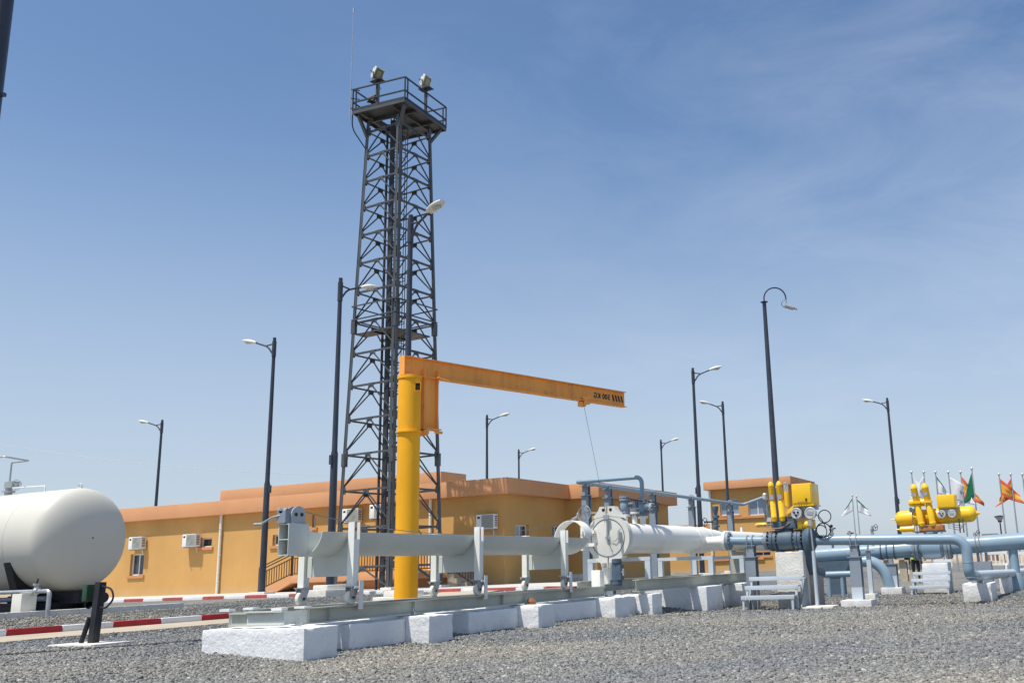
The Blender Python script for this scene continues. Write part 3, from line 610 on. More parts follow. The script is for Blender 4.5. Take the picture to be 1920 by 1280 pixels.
# top nozzles
NU = [U(1172, AX, 980), U(1190, AX, 980), U(1206, AX, 980)]
for q, h in zip(NU, (0.17, 0.24, 0.16)):
    mb = MB(); mb.lathe((q, AX, AZ+BR-0.03), (0,0,1), [(0,0.062),(h,0.062),(h,0.112),(h+0.045,0.112)], 20); build('nozzle', mb, MT['cream'], t)
mb = MB(); mb.lathe((NU[1], AX, AZ+BR+0.265), (0,0,1), [(0,0.112),(0.055,0.112),(0.055,0.02),(0.10,0.02)], 20)
for k in range(8): a = R_(45*k+10); mb.cyl((NU[1]+0.09*math.cos(a), AX+0.09*math.sin(a), AZ+BR+0.15), (NU[1]+0.09*math.cos(a), AX+0.09*math.sin(a), AZ+BR+0.36), 0.014, n=6)
build('blind_flange', mb, MT['steel'], t)
# side branch that feeds the blue kicker line
KU = U(1346, AX-0.6, 1012)
mb = MB(); mb.lathe((KU, AX-BR+0.12, AZ-0.06), (0,-1,0), [(0,0.125),(0.55,0.125),(0.56,0.23),(0.63,0.23)], 28); build('side_branch', mb, MT['cream'], t)
mb = MB(); mb.bar((27.5, AX, AZ+0.25), (27.5, AX, AZ+0.40), 0.05, 0.09); build('lifting_lug', mb, MT['cream'], t)
for su in (27.2,):                                        # saddles
    mb = MB(); zb = g(su, AX)+0.62
    mb.prism([(su-0.09, AX-0.30, AZ-0.15), (su-0.09, AX-0.22, zb), (su-0.09, AX+0.22, zb), (su-0.09, AX+0.30, AZ-0.15), (su-0.09, AX+0.16, AZ-0.285), (su-0.09, AX-0.16, AZ-0.285)], (0.18,0,0)); build('saddle', mb, MT['rail'], t)

mb = MB(); du, dv = U(1157, 8.85, 1080), 8.85
for z in (0.52, 0.66, 0.80, 0.94): flange(mb, (du, dv, z), (0,0,1), 0.105 if z in (0.52, 0.94) else 0.085, 0.045, 18, 6, 0.012)
mb.cyl((du,dv,0.46),(du,dv,1.0),0.085,n=16); mb.cbox((du,dv-0.02,0.73),(0.16,0.2,0.3)); dvv = thing('drain_valve', 'dark blue flanged valve hanging under the round launcher door', 'valve', (du,dv,0.5)); build('body', mb, MT['valve'], dvv)
mb = MB(); mb.cyl((du,dv-0.1,0.73),(du-0.12,dv-0.2,0.73),0.025,n=8); mb.bar((du-0.12,dv-0.2,0.66),(du-0.12,dv-0.2,0.80),0.03,0.03,up=(1,0,0)); build('spindle', mb, MT['galv'], dvv)
# skid beam beside and under the barrel
t = thing('support_frame', 'grey steel beam frame with upright brackets under the cream launcher barrel', 'frame', (22, PV+0.2, 0.3))
SB = 8.55; s0 = U(1192, SB, 1090); s1 = U(1402, SB, 1080); zb = at(1300, 1094, v=SB).z
mb = MB(); mb.ibeam((s0, SB, zb+0.06), (s1, SB, zb+0.06), 0.24, 0.15); build('beam', mb, MT['rail'], t)
mb = MB(); mb.ibeam((s0, 9.9, zb+0.06), (s1, 9.9, zb+0.06), 0.24, 0.15); build('beam', mb, MT['rail'], t)
for px in (1216, 1334, 1392):
    q = U(px, SB, 1060)
    for v in (SB, 9.9):
        mb = MB(); mb.bar((q, v, zb+0.182), (q, v, zb+0.55), 0.12, 0.12, up=(1,0,0)); build('upright', mb, MT['pale_steel'], t)
    mb = MB(); mb.bar((q, SB-0.062, zb+0.595), (q, 9.962, zb+0.595), 0.12, 0.08); build('cross_bar', mb, MT['pale_steel'], t)
# foundation piers below the frame
G2 = 'whitewashed piers below the launcher frame'
for (a, b), l in zip(((1325, 1331), (1340, 1346), (1385, 1400)), ('left white pier below the launcher frame, beside a broken slab', 'middle white pier below the launcher frame', 'right white pier below the launcher frame, next to the steel steps')):
    q = U(b-6, PV-0.1, 1110); block('frame_pier', q, q+0.55, PV-0.1, 9.9, g(q, PV)-0.1, zb-0.063, l, 'pier', group=G2)
q0 = U(1345, 8.55, 1110)+0.5; block('foundation_wall', q0, U(1385, 8.5, 1110)-0.02, 8.55, 9.8, g(q0, 8.5)-0.1, zb-0.07, 'set-back white foundation wall below the launcher frame, left of the steel steps', 'foundation')
# ------------------------------------------------------------------ valves on the launcher, header pipe
def handwheel(mb, c, ax, R, spokes=3):
    c = Vector(c); mb.torus(c, ax, R, R*0.09, 22, 6); d, a, b = MB.fr(ax)
    for k in range(spokes):
        q = 2*math.pi*k/spokes+0.4; mb.bar(c, c+(a*math.cos(q)+b*math.sin(q))*R, R*0.12, R*0.12)
    mb.cyl(c-d*R*0.12, c+d*R*0.12, R*0.2, n=10)
def branch_valve(q, z0, label, wheel):
    t = thing('ball_valve', label, 'valve', (q, AX, z0), 'flanged valves on top of the launcher barrel')
    mb = MB(); mb.lathe((q, AX, z0+0.03), (0,0,1), [(0,0.065),(0.03,0.07),(0.06,0.09),(0.17,0.10),(0.25,0.08),(0.30,0.065)], 22); build('body', mb, MT['blue'], t)
    for z in (0.033, 0.31, 0.365):
        mb = MB(); flange(mb, (q, AX, z0+z), (0,0,1), 0.112, 0.04, br=0.011); build('flange', mb, MT['steel'], t)
    mb = MB(); mb.cyl((q, AX-0.1, z0+0.2), (q, AX-0.26, z0+0.2), 0.05, n=12); mb.cbox((q, AX-0.27, z0+0.2), (0.13, 0.09, 0.15)); build('gearbox', mb, MT['valve'], t)
    if wheel:
        mb = MB(); mb.cyl((q, AX-0.27, z0+0.2), (q-0.30, AX-0.29, z0+0.2), 0.014, n=8); handwheel(mb, (q-0.30, AX-0.29, z0+0.2), (1,0,0), 0.11); build('handwheel', mb, MT['galv'], t)
    else:
        mb = MB(); mb.bar((q-0.33, AX-0.29, z0+0.29), (q+0.28, AX-0.29, z0+0.27), 0.022, 0.03); mb.cyl((q, AX-0.3, z0+0.2), (q, AX-0.3, z0+0.30), 0.02, n=8); build('lever', mb, MT['black'], t)
    return t
nz = AZ+BR-0.03
branch_valve(NU[0], nz+0.217, 'blue grey flanged valve on the launcher barrel nearest the round door, open on top', False)
branch_valve(NU[2], nz+0.207, 'blue grey flanged valve on the launcher barrel, with the overhead pipe rising from it', False)
HV = 10.9; hz = at(1108, 907, v=HV).z
q3 = U(1226, AX-0.45, 955); t = thing('gate_valve', 'small dark valve with bolted bonnet hung on the third overhead pipe post', 'valve', (q3, AX-0.3, 2.0))
pz = at(1226, 952, u=q3).z
mb = MB(); mb.lathe((q3, AX-0.25, pz), (0,-1,0), [(0,0.10),(0.06,0.12),(0.14,0.10)], 16); mb.tube([(NU[2], AX-0.1, pz-0.03), (q3, AX-0.28, pz)], 0.03, 8); build('body', mb, MT['valve'], t)
mb = MB(); flange(mb, (q3, AX-0.40, pz), (0,1,0), 0.12, 0.05); build('flange', mb, MT['steel'], t)
mb = MB(); handwheel(mb, (q3+0.12, AX-0.50, pz+0.02), (0.4,-1,0), 0.10); build('handwheel', mb, MT['black'], t)
# long spindle with wheel on the first post
p1 = at(1096, 961, v=AX+0.5); mb = MB(); p2 = Vector((NU[0]-0.05, AX-0.05, AZ+BR+0.10)); mb.cyl(p1, (p2.x, p2.y, p1.z), 0.018, n=8); handwheel(mb, p1, (1, -0.1, 0), 0.15, 4)
solo('valve_spindle', mb, MT['galv'], 'long thin valve spindle with a spoked wheel left of the launcher door', 'valve wheel', p1)
HZ = hz
t = thing('header_pipe', 'thin blue grey overhead pipe loop running above the launcher', 'pipe', (NU[2], HV, HZ))
eu = U(1392, HV, 938); ee = at(1437, 930, u=eu)
mb = MB(); mb.tube([(NU[2], AX, nz+0.207+0.40), (NU[2], AX, HZ), (NU[2], HV, HZ), (eu, HV, HZ-0.02), (eu, ee.y, ee.z), (eu, ee.y, at(1437, 988, u=eu).z)], 0.05, 12, bend=0.16)
build('run', mb, MT['blue'], t)
GP = 'blue grey posts carrying the overhead pipe'
for px, l in ((1100, 'tall blue grey pipe post left of the launcher door, spoked wheel in front'), (1142, 'tall blue grey pipe post directly behind the launcher door'), (1225, 'tall blue grey pipe post behind the small dark valve'),
              (1297, 'blue grey pipe post behind the middle of the launcher barrel, second from far end'), (1369, 'tall pipe post at the far end of the overhead pipe, behind the blue flange')):
    q = U(px, HV, 950); t = thing('pipe_post', l, 'post', (q, HV, g(q, HV)), GP); zb = g(q, HV); zt = HZ-0.30
    mb = MB(); mb.ibeam((q, HV, zb+0.02), (q, HV, zt), 0.18, 0.18, 0.012, 0.014, up=(1,0,0)); build('column', mb, MT['steel'], t)
    mb = MB(); mb.cbox((q, HV, zt+0.007), (0.26,0.26,0.014)); mb.ibeam((q, HV, zt+0.014), (q, HV, HZ-0.075), 0.14, 0.15, 0.012, 0.014, up=(1,0,0)); mb.cbox((q, HV, HZ-0.068), (0.24,0.24,0.014)); build('head', mb, MT['steel'], t)
    mb = MB()
    for k in (-0.06, 0.06): mb.torus((q+k, HV, HZ), (1,0,0), 0.071, 0.011, 16, 6); mb.cyl((q+k, HV-0.071, HZ), (q+k, HV-0.071, HZ-0.1), 0.011, n=6); mb.cyl((q+k, HV+0.071, HZ), (q+k, HV+0.071, HZ-0.1), 0.011, n=6)
    build('clamp', mb, MT['galv'], t)
    mb = MB(); mb.box(q-0.25, q+0.25, HV-0.25, HV+0.25, zb-0.1, zb+0.06); build('footing', mb, MT['barewhite'], t, bevel=0.01); BLOCKED.append((q-.25,q+.25,HV-.25,HV+.25))

# ------------------------------------------------------------------ kicker line in front
KZ = AZ-0.06; kv0 = AX-BR+0.12-0.63
ke = at(1806, 1010, u=KU); PR = 0.108
def KP(px, py=1010):                                          # point on the kicker axis
    v = at(px, py, u=KU).y; f = (kv0-v)/(kv0-ke.y); return Vector((KU, v, KZ+(ke.z-KZ)*f))
t = thing('kicker_pipe', 'front blue grey pipe running from the launcher to the big elbow at the right', 'pipe', (KU, kv0, KZ))
fk = KP(1440); gk = KP(1512); low = at(1826, 1080, u=KU-0.12)
for a, b in ((Vector((KU, kv0-0.09, KZ)), fk),):
    mb = MB(); mb.tube([a, b], PR, 24); build('run', mb, MT['blue'], t)
mb = MB(); mb.tube([gk, ke+Vector((0,-0.05,0)), Vector((KU, ke.y-0.05, low.z+0.12)), Vector((KU+0.1, ke.y-0.06, low.z+0.02)), Vector((KU+0.8, ke.y-0.1, low.z))], PR*1.12, 24, bend=0.34); build('run', mb, MT['blue'], t)
for z in (ke.z-0.52, ke.z-0.86):
    mb = MB(); mb.torus((KU, ke.y-0.05, z), (0,0,1), PR*1.12, 0.008, 28, 6); build('weld_bead', mb, MT['blue'], t)
for p in (Vector((KU, kv0-0.05, KZ)), fk+Vector((0,0.03,0))):
    mb = MB(); flange(mb, p, (0,1,0), 0.225, 0.075, 28, 12, 0.02); build('flange', mb, MT['steel'], t)
# valve 1
def valve(t, c, r, L, m1, m2, rf):
    c = Vector(c); mb = MB(); mb.lathe(c+Vector((0,L/2,0)), (0,-1,0), [(0,r*0.6),(L*0.12,r*0.62),(L*0.22,r*0.95),(L*0.5,r),(L*0.78,r*0.95),(L*0.88,r*0.62),(L,r*0.6)], 28); build('body', mb, m1, t)
    for y in (L*0.5-0.04, L*0.5+0.05, -L*0.5+0.04, -L*0.5-0.05):
        mb = MB(); flange(mb, c+Vector((0,y,0)), (0,1,0), rf, 0.075, 28, 14, 0.02); build('flange', mb, m2, t)
    mb = MB(); mb.cyl(c+Vector((0,0,r*0.8)), c+Vector((0,0,r+0.12)), r*0.42, n=20); flange(mb, c+Vector((0,0,r+0.10)), (0,0,1), r*0.62, 0.05, 20, 8); build('bonnet', mb, m1, t)
vc = KP(1475); VR = 0.26
t = thing('pipeline_valve', 'dark blue flanged valve on the tall mottled pier, below the boxy yellow actuator', 'valve', vc)
valve(t, vc, VR, 0.62, MT['valve'], MT['valve'], 0.245)
mb = MB(); mb.lathe(vc+Vector((0,-0.45,0)), (0,-1,0), [(0,0.25),(0.12,0.33),(0.18,0.33),(0.3,0.15)], 28); build('reducer', mb, MT['valve'], t)
q = at(1517, 1035, u=KU); mb = MB(); mb.tube([(KU, q.y, vc.z), (KU, q.y, q.z-0.1), (KU+0.2, q.y, q.z-0.45), (KU+0.9, q.y, q.z-0.5)], 0.15, 18, 0.25); build('drop_pipe', mb, MT['valve'], t)
def AC(c):                                                    # local axes of an actuator: right, up, away
    return lambda a, b, d=0.0: (c[0]+d, c[1]-a, c[2]+b)
def bottle(mb, X, a, b0, b1, r, d=0.0, lean=0.0):
    H = b1-b0; mb.lathe(X(a, b0, d), Vector(X(a-lean, b1, d))-Vector(X(a, b0, d)), [(0,r*0.3),(0.015,r*0.8),(0.05,r),(0.09,r),(0.10,r*1.09),(0.14,r*1.09),(0.15,r),(H*0.50,r),(H*0.52,r*0.82),(H*0.56,r*0.82),(H*0.58,r),(H*0.86,r),(H*0.87,r*1.07),(H*0.90,r*1.07),(H*0.91,r),(H*0.94,r*0.95),(H*0.97,r*0.6),(H*0.985,r*0.4),(H,r*0.4)], 20)
# actuator on the front valve
px_m = 1/71.0
base = Vector((KU, at(1478, 997, u=KU).y, at(1478, 997, u=KU).z)); X = AC(base)
def A1(px, py, d=0.0): return ((px-1478)*px_m*1.02, (997-py)*px_m*0.99)
t = thing('valve_actuator', 'yellow valve actuator with a square box and standing oil bottles on the front pipe', 'actuator', base, 'yellow gas-over-oil valve actuators')
mb = MB(); mb.cyl(X(0,0), X(0,0.09), 0.13, n=20); mb.cbox(X(-0.05,0.17), (0.34,0.62,0.17)); mb.cyl(X(-0.4,0.17,-0.05), X(0.3,0.17,-0.05), 0.045, n=12); mb.cbox(X(0.05,0.30), (0.26,0.30,0.12)); build('yoke_housing', mb, MT['valve'], t, bevel=0.01)
mb = MB(); mb.cyl(X(-0.75,0.20,-0.14), X(0.3,0.20,-0.14), 0.022, n=10); mb.tube([X(-0.5,0.2,-0.16), X(-0.45,0.1,-0.18), X(-0.1,0.1,-0.2), X(0.1,0.22,-0.18)], 0.012, 6, 0.05); build('tubing', mb, MT['brass'], t)
mb = MB(); mb.lathe(X(-0.80,0.20,-0.1), (0,-1,0), [(0,0.03),(0.05,0.055),(0.25,0.055),(0.30,0.04)], 14); build('end_cylinder', mb, MT['yellow'], t)
mb = MB(); mb.lathe(X(0.30,0.15,-0.1), (0,-1,0), [(0,0.105),(0.10,0.105),(0.10,0.085),(0.22,0.085),(0.22,0.105),(0.38,0.105)], 20); mb.cbox(X(0.62,0.16,-0.02),(0.2,0.12,0.22)); build('power_cylinder', mb, MT['yellow'], t)
for pa, d in ((1458, -0.2), (1467, 0.02), (1472.5, -0.2)):
    a, b0 = A1(pa+1, 979); _, b1 = A1(pa, 907 if d < 0 else 910)
    mb = MB(); bottle(mb, X, a, b0, b1, 0.068, d, 0.04); bt = build('oil_bottle', mb, MT['yellow'], t)
    if d < 0:
        _, y0 = A1(pa, 936); mb = MB(); mb.cbox(X(a-0.02, y0, d-0.071), (0.008, 0.1, 0.11)); build('nameplate', mb, MT['label'], bt)
a, b0 = A1(1481.5, 954); _, b1 = A1(0, 927); mb = MB(); mb.lathe(X(a,b0,-0.12), (0,0,1), [(0,0.05),(0.02,0.065),(b1-b0,0.065)], 18); hp = build('hand_pump', mb, MT['yellow'], t)
mb = MB(); mb.lathe(X(a,b1,-0.12), (0,0,1), [(0,0.045),(0.20,0.045),(0.205,0.062),(0.23,0.062)], 14)
for k in range(6): an = k*1.047; mb.bar((X(a,b1,-0.12)[0]+0.058*math.cos(an), X(a,b1,-0.12)[1]+0.058*math.sin(an), X(a,b1)[2]), (X(a,b1,-0.12)[0]+0.058*math.cos(an), X(a,b1,-0.12)[1]+0.058*math.sin(an), X(a,b1)[2]+0.2), 0.01, 0.01)
build('cage', mb, MT['alu'], hp)
(xa, yb), (xb, ya) = A1(1493.5, 952), A1(1528, 915)
mb = MB(); mb.box(base.x-0.24, base.x+0.46, base.y-xb, base.y-xa, base.z+yb, base.z+ya); bx_ = build('control_box', mb, MT['yellow'], t, bevel=0.012)
mb = MB(); mb.box(base.x-0.262, base.x-0.242, base.y-xb+0.02, base.y-xa-0.02, base.z+yb+0.045, base.z+ya-0.015); dr = build('door', mb, MT['yellow'], bx_, bevel=0.006)
mb = MB(); mb.box(base.x-0.25, base.x+0.48, base.y-xb-0.03, base.y-xa+0.0, base.z+yb-0.03, base.z+yb-0.002); build('sill', mb, MT['yellow'], bx_)
mb = MB(); mb.cbox((base.x-0.275, base.y-xb+0.14, base.z+yb+0.12), (0.02,0.035,0.06)); build('latch', mb, MT['black'], bx_)
mb = MB()
for k in (0.16,0.22,0.28,0.34): mb.cbox((base.x-0.271, base.y-xa-k, base.z+yb+0.06), (0.012,0.02,0.05))
build('hinge', mb, MT['brass'], bx_)
def housing(t, X, a, b, d, r, face):
    mb = MB(); mb.lathe(X(a,b,d), (-1,0,0), [(0,r*0.8),(0.03,r),(0.12,r),(0.13,r*0.93),(0.15,r*0.93),(0.15,r*0.78),(0.14,r*0.76),(0.145,0.0)], 26); h = build('gauge_housing', mb, MT['alu'], t)
    p = X(a,b,d); mb = MB()
    if face: mb.cbox((p[0]-0.150, p[1], p[2]), (0.006, r*1.05, r*0.55), R=Matrix.Rotation(R_(12),3,'X')); build('nameplate', mb, MT['label'], h)
    else:
        for s_ in (-1,1): mb.cyl((p[0]-0.146,p[1]+s_*r*0.34,p[2]+r*0.15),(p[0]-0.165,p[1]+s_*r*0.34,p[2]+r*0.15),r*0.2,n=10)
        mb.cyl((p[0]-0.146,p[1],p[2]-r*0.4),(p[0]-0.165,p[1],p[2]-r*0.4),r*0.22,n=10); build('switch', mb, MT['black'], h)
a, b = A1(1499, 966); housing(t, X, a, b, -0.12, 0.135, False); a, b = A1(1523.5, 967); housing(t, X, a, b, -0.14, 0.145, True)
mb = MB(); a, b = A1(1512, 960); mb.cbox(X(a,b+0.05,-0.02), (0.12,0.62,0.12)); mb.cbox(X(a,b-0.1,0.0), (0.1,0.3,0.2)); build('bracket', mb, MT['galv'], t)
mb = MB(); a, b = A1(1486, 958); mb.prism([X(a-0.05,b-0.02,-0.18), X(a+0.12,b+0.10,-0.18), X(a+0.12,b+0.05,-0.18), X(a-0.0,b-0.1,-0.18), X(a-0.08,b-0.1,-0.18)], (0.03,0,0)); build('arm', mb, MT['yellow'], t)
rn = random.Random(3); mb = MB()
for k in range(9):
    a = -0.55+0.03*rn.random()+0.022*k; mb.tube([X(a, 0.85-0.05*rn.random(), -0.1), X(a-0.02, 0.6, -0.14), X(a+0.04*rn.random(), 0.42, -0.12), X(a+0.06, 0.22, -0.1)], 0.011, 6, 0.08)
for k in range(7): mb.cbox(X(-0.52+0.22*rn.random(), 0.3+0.5*rn.random(), -0.15), (0.05,0.06,0.05))
build('control_tubing', mb, MT['wire'], t)
mb = MB(); mb.lathe(X(-0.52,0.83,-0.08),(0,0,1),[(0,0.05),(0.12,0.055),(0.15,0.03)],12); mb.cbox(X(-0.42,0.32,-0.12),(0.1,0.12,0.1)); build('filter', mb, MT['alu'], t)
mb = MB(); mb.torus(X(0.95,0.33,-0.05), (1,0.2,0), 0.15, 0.012, 20, 6); mb.torus(X(0.92,0.0,-0.15), (1,0.1,0.1), 0.17, 0.014, 22, 6); mb.torus(X(0.86,-0.03,-0.15), (1,-0.2,0.1), 0.15, 0.012, 22, 6)
mb.tube([X(0.7,0.42,-0.1), X(0.86,0.30,-0.1), X(0.95,0.13,-0.12), X(0.98,0.05,-0.12)], 0.012, 6, 0.1); build('cable_coil', mb, MT['rubber'], t)

# pier and steps 1
q = at(1453, 1040, u=KU-0.35); q2 = at(1505, 1040, u=KU-0.35); pt = at(1480, 1034, u=KU-0.35).z
block('valve_pier', KU-0.35, KU+0.4, q2.y, q.y, -0.45, pt, 'tall mottled concrete pier under the front yellow valve actuator', 'pier', 'barewhite')
block('pipe_pier', KU+0.15, KU+0.8, at(1528, 1040, u=KU+0.1).y, at(1506, 1040, u=KU+0.1).y, -0.45, at(1515, 1055, u=KU).z, 'grey concrete pier just right of the tall mottled pier', 'pier', 'concrete')
def steps(label, uu, rows, x_shift, zg):
    (xl, xr) = rows[0][1]; t = thing('access_steps', label, 'steps', (uu[0], at((xl+xr)/2, 1100, u=uu[0]).y, zg), 'grey steel steps in front of the yellow actuators')
    zs = []
    for u_, (y, (xl, xr)) in zip(uu, rows):
        a, b = at(xl, y, u=u_), at(xr, y, u=u_); z = (a.z+b.z)/2; zs.append(z); mb = MB()
        mb.box(u_, u_+0.27, b.y, a.y, z-0.04, z); mb.box(u_-0.006, u_, b.y, a.y, z-0.09, z+0.004); build('tread', mb, MT['pale_steel'], t, bevel=0.003)
        for v in (b.y+0.05, a.y-0.05):
            mb = MB(); mb.bar((u_+0.03, v, zg-0.03), (u_+0.03, v, z-0.041), 0.05, 0.05, up=(1,0,0)); build('leg', mb, MT['pale_steel'], t)
    a, b = at(rows[2][1][0], 1100, u=uu[2]), at(rows[2][1][1], 1100, u=uu[2])
    for v in (b.y+0.0, a.y-0.03):
        mb = MB(); mb.prism([(uu[0]+0.28, v, zg-0.03), (uu[2]+0.5, v, zg-0.03), (uu[2]+0.5, v, zs[2]-0.045), (uu[2]+0.32, v, zs[2]-0.045)], (0,0.02,0)); build('side_plate', mb, MT['steel'], t)
zg = g(KU-1, 6)
steps('grey steel access steps in front of the tall mottled pier', (KU-1.32, KU-1.04, KU-0.76), ((1116,(1389,1489)),(1097,(1396,1496)),(1080,(1404,1505))), 0, zg)
# supports of the kicker line
def support(px, label, foot, colz=None):
    c = KP(px); q = c.y; zg = g(KU, q); t = thing('pipe_support', label, 'pipe support', (KU, q, zg), 'steel supports under the front blue pipe')
    zt = c.z-PR-0.30; mb = MB(); mb.ibeam((KU, q, zg+0.45), (KU, q, zt), 0.24, 0.26, 0.012, 0.016, up=(1,0,0)); build('column', mb, MT['steel'], t)
    mb = MB(); mb.ibeam((KU, q, zg), (KU, q, zg+0.449), 0.236, 0.256, 0.012, 0.016, up=(1,0,0)); build('painted_foot', mb, MT['pale_steel'], t, label='paler lower end of the support column')
    mb = MB(); mb.cbox((KU, q, zt+0.01), (0.3,0.34,0.02)); mb.ibeam((KU, q, zt+0.02), (KU, q, c.z-PR-0.02), 0.2, 0.2, up=(1,0,0)); mb.cbox((KU, q, c.z-PR-0.01), (0.26,0.28,0.018)); build('head', mb, MT['steel'], t)
    for k in (-0.07, 0.07):
        mb = MB(); mb.torus((KU, q+k, c.z), (0,1,0), PR*1.12+0.012, 0.013, 20, 6)
        for s_ in (-1,1): mb.cyl((KU+s_*(PR*1.12+0.012), q+k, c.z), (KU+s_*(PR*1.12+0.012), q+k, c.z-PR-0.06), 0.012, n=6)
        build('clamp', mb, MT['galv'], t)
    if foot: mb = MB(); mb.box(KU-0.35, KU+0.35, q-0.36, q+0.36, zg-0.3, zg+0.16); build('footing', mb, MT['whitewash'], t, bevel=0.015); BLOCKED.append((KU-.35,KU+.35,q-.36,q+.36))
support(1407, 'blue grey steel column carrying the front pipe, behind the near steel steps', False)
support(1601, 'blue grey steel column carrying the front pipe, standing on a white block', True)
q = at(1531, 1112, u=KU-0.5); mb = MB(); zg = g(q.x, q.y); t = thing('conduit_post', 'slim grey conduit post rising from a broken white pad beside the front valve', 'post', (q.x, q.y, zg))
mb.cyl((q.x,q.y,zg), (q.x,q.y,at(1530,1032,u=q.x).z), 0.045, n=12); build('tube', mb, MT['pale_steel'], t)
mb = MB(); tz = at(1529,975,u=q.x).z; mb.cyl((q.x,q.y,at(1530,1032,u=q.x).z), (q.x,q.y+0.03,tz), 0.022, n=10); mb.cyl((q.x,q.y+0.02,tz-0.12),(q.x,q.y+0.03,tz+0.02),0.05,n=10); build('upper_tube', mb, MT['galv'], t)
mb = MB(); mb.box(q.x-0.3, q.x+0.3, q.y-0.45, q.y+0.35, zg-0.2, zg+0.06)
mb.box(q.x-0.45, q.x-0.3, q.y-0.2, q.y+0.3, zg-0.2, zg+0.045); build('pad', mb, MT['barewhite'], t, bevel=0.02); BLOCKED.append((q.x-.45,q.x+.3,q.y-.45,q.y+.35))
# elbow blocks and ground pipe
gz = -0.28; EB = []
for (x0, x1, yb, yt), l in zip(((1807,1862,1127,1093),(1876,1894,1112,1082),(1904,1917,1104,1081)), ('largest white block with crumbling top at the foot of the big blue elbow', 'middle white block under the pale ground pipe', 'far white block under the pale ground pipe at the right edge')):
    p = at((x0+x1)/2, yb, z=gz); a, b = at(x0, yb, u=p.x), at(x1, yb, u=p.x); zt = at((x0+x1)/2, yt, u=p.x).z; EB.append((p.x, b.y, a.y, zt))
    block('elbow_block', p.x, p.x+1.4, b.y, a.y, -0.5, zt, l, 'concrete block', group='white blocks under the ground pipe', bevel=0.03)
t0 = (KU+0.7, ke.y-0.1, low.z); p3 = (EB[2][0]+0.4, (EB[2][1]+EB[2][2])/2, EB[2][3]+0.12)
t = thing('ground_pipe', 'pale weathered pipe lying on the row of white blocks at the right edge', 'pipe', t0)
mb = MB(); mb.tube([Vector(t0).lerp(Vector(p3), k/6) for k in range(7)] + [Vector(p3)+Vector((1.6,-0.1,0))], 0.115, 18); build('run', mb, MT['pale_steel'], t)
for e in EB:
    mb = MB(); yc = (e[1]+e[2])/2
    mb.cbox((e[0]+0.2, yc, e[3]+0.05), (0.08, 0.26, 0.10)); build('saddle', mb, MT['steel'], t)

# ------------------------------------------------------------------ second line with the big valve
L2 = 32.2; lc = at(1748, 1026, u=L2); LR = 0.255
def LP(px): v = at(px, 1028, u=L2).y; return Vector((L2, v, lc.z + (lc.y-v)*0.03))
t = thing('main_pipe', 'thick blue grey pipeline behind the front pipe, crossing to the right edge', 'pipe', LP(1700))
for a, b in ((1500, 1712), (1782, 1990)):
    mb = MB(); mb.tube([LP(a), LP(b)], LR, 28); build('run', mb, MT['blue'], t)
for px in (1653, 1664, 1678, 1831, 1838):
    p = LP(px); mb = MB(); mb.torus(p, (0,1,0), LR+0.012, 0.02, 28, 6); build('strap', mb, MT['valve'] if px < 1700 else MT['galv'], t)
for px in (1566,):
    p = LP(px); mb = MB(); mb.prism([(L2-0.3, p.y+0.55, p.z-0.2), (L2-0.3, p.y-0.55, p.z-0.2), (L2-0.3, p.y-0.3, p.z-0.62), (L2-0.3, p.y+0.3, p.z-0.62)], (0.6,0,0)); mb.box(L2-0.25, L2+0.25, p.y-0.22, p.y+0.22, -0.3, p.z-0.62); build('saddle_column', mb, MT['valve'], t)
p = LP(1899); mb = MB(); mb.cyl(p, (p.x, p.y, -0.25), 0.135, n=20); mb.lathe((p.x-0.2,p.y,-0.28),(0,0,1),[(0,0.24),(0.25,0.24),(0.5,0.16),(0.52,0)],18); build('riser', mb, MT['blue'], t)
p = LP(1675); q = at(1668, 1089, u=L2-0.7); mb = MB(); e0 = LP(1632)
mb.tube([(L2-0.6, e0.y+0.5, e0.z-0.28), (L2-0.6, e0.y-0.2, e0.z-0.29), (L2-0.6, q.y+0.12, e0.z-0.62), (L2-0.6, q.y, q.z-0.3)], 0.17, 20, 0.6); build('descending_bend', mb, MT['blue'], t)
p = LP(1673); zg = -0.28; mb = MB(); mb.ibeam((L2-0.45, p.y, zg+0.55), (L2-0.45, p.y, p.z-0.42), 0.3, 0.34, up=(1,0,0)); mb.bar((L2-0.45,p.y,p.z-0.42),(L2-0.45,p.y,p.z-LR),0.12,0.12,up=(1,0,0)); mb.cbox((L2-0.45,p.y,p.z-0.415),(0.36,0.44,0.02)); build('column', mb, MT['steel'], t)
mb = MB(); mb.ibeam((L2-0.45, p.y, zg), (L2-0.45, p.y, zg+0.549), 0.296, 0.336, up=(1,0,0)); build('painted_foot', mb, MT['pale_steel'], t)
mb = MB(); mb.box(L2-0.8, L2-0.1, p.y-0.32, p.y+0.32, zg-0.2, zg+0.2); build('footing', mb, MT['whitewash'], t, bevel=0.015)
p = LP(1840); mb = MB(); mb.box(L2-0.25, L2+0.25, p.y-0.25, p.y+0.25, -0.5, at(1840,1052,u=L2).z); mb.bar((L2, p.y+0.12, at(1840,1052,u=L2).z), (L2, p.y+0.12, p.z-LR), 0.08, 0.08, up=(1,0,0)); mb.bar((L2, p.y-0.12, at(1840,1052,u=L2).z), (L2, p.y-0.12, p.z-LR), 0.08, 0.08, up=(1,0,0)); build('pedestal', mb, MT['steel'], t)
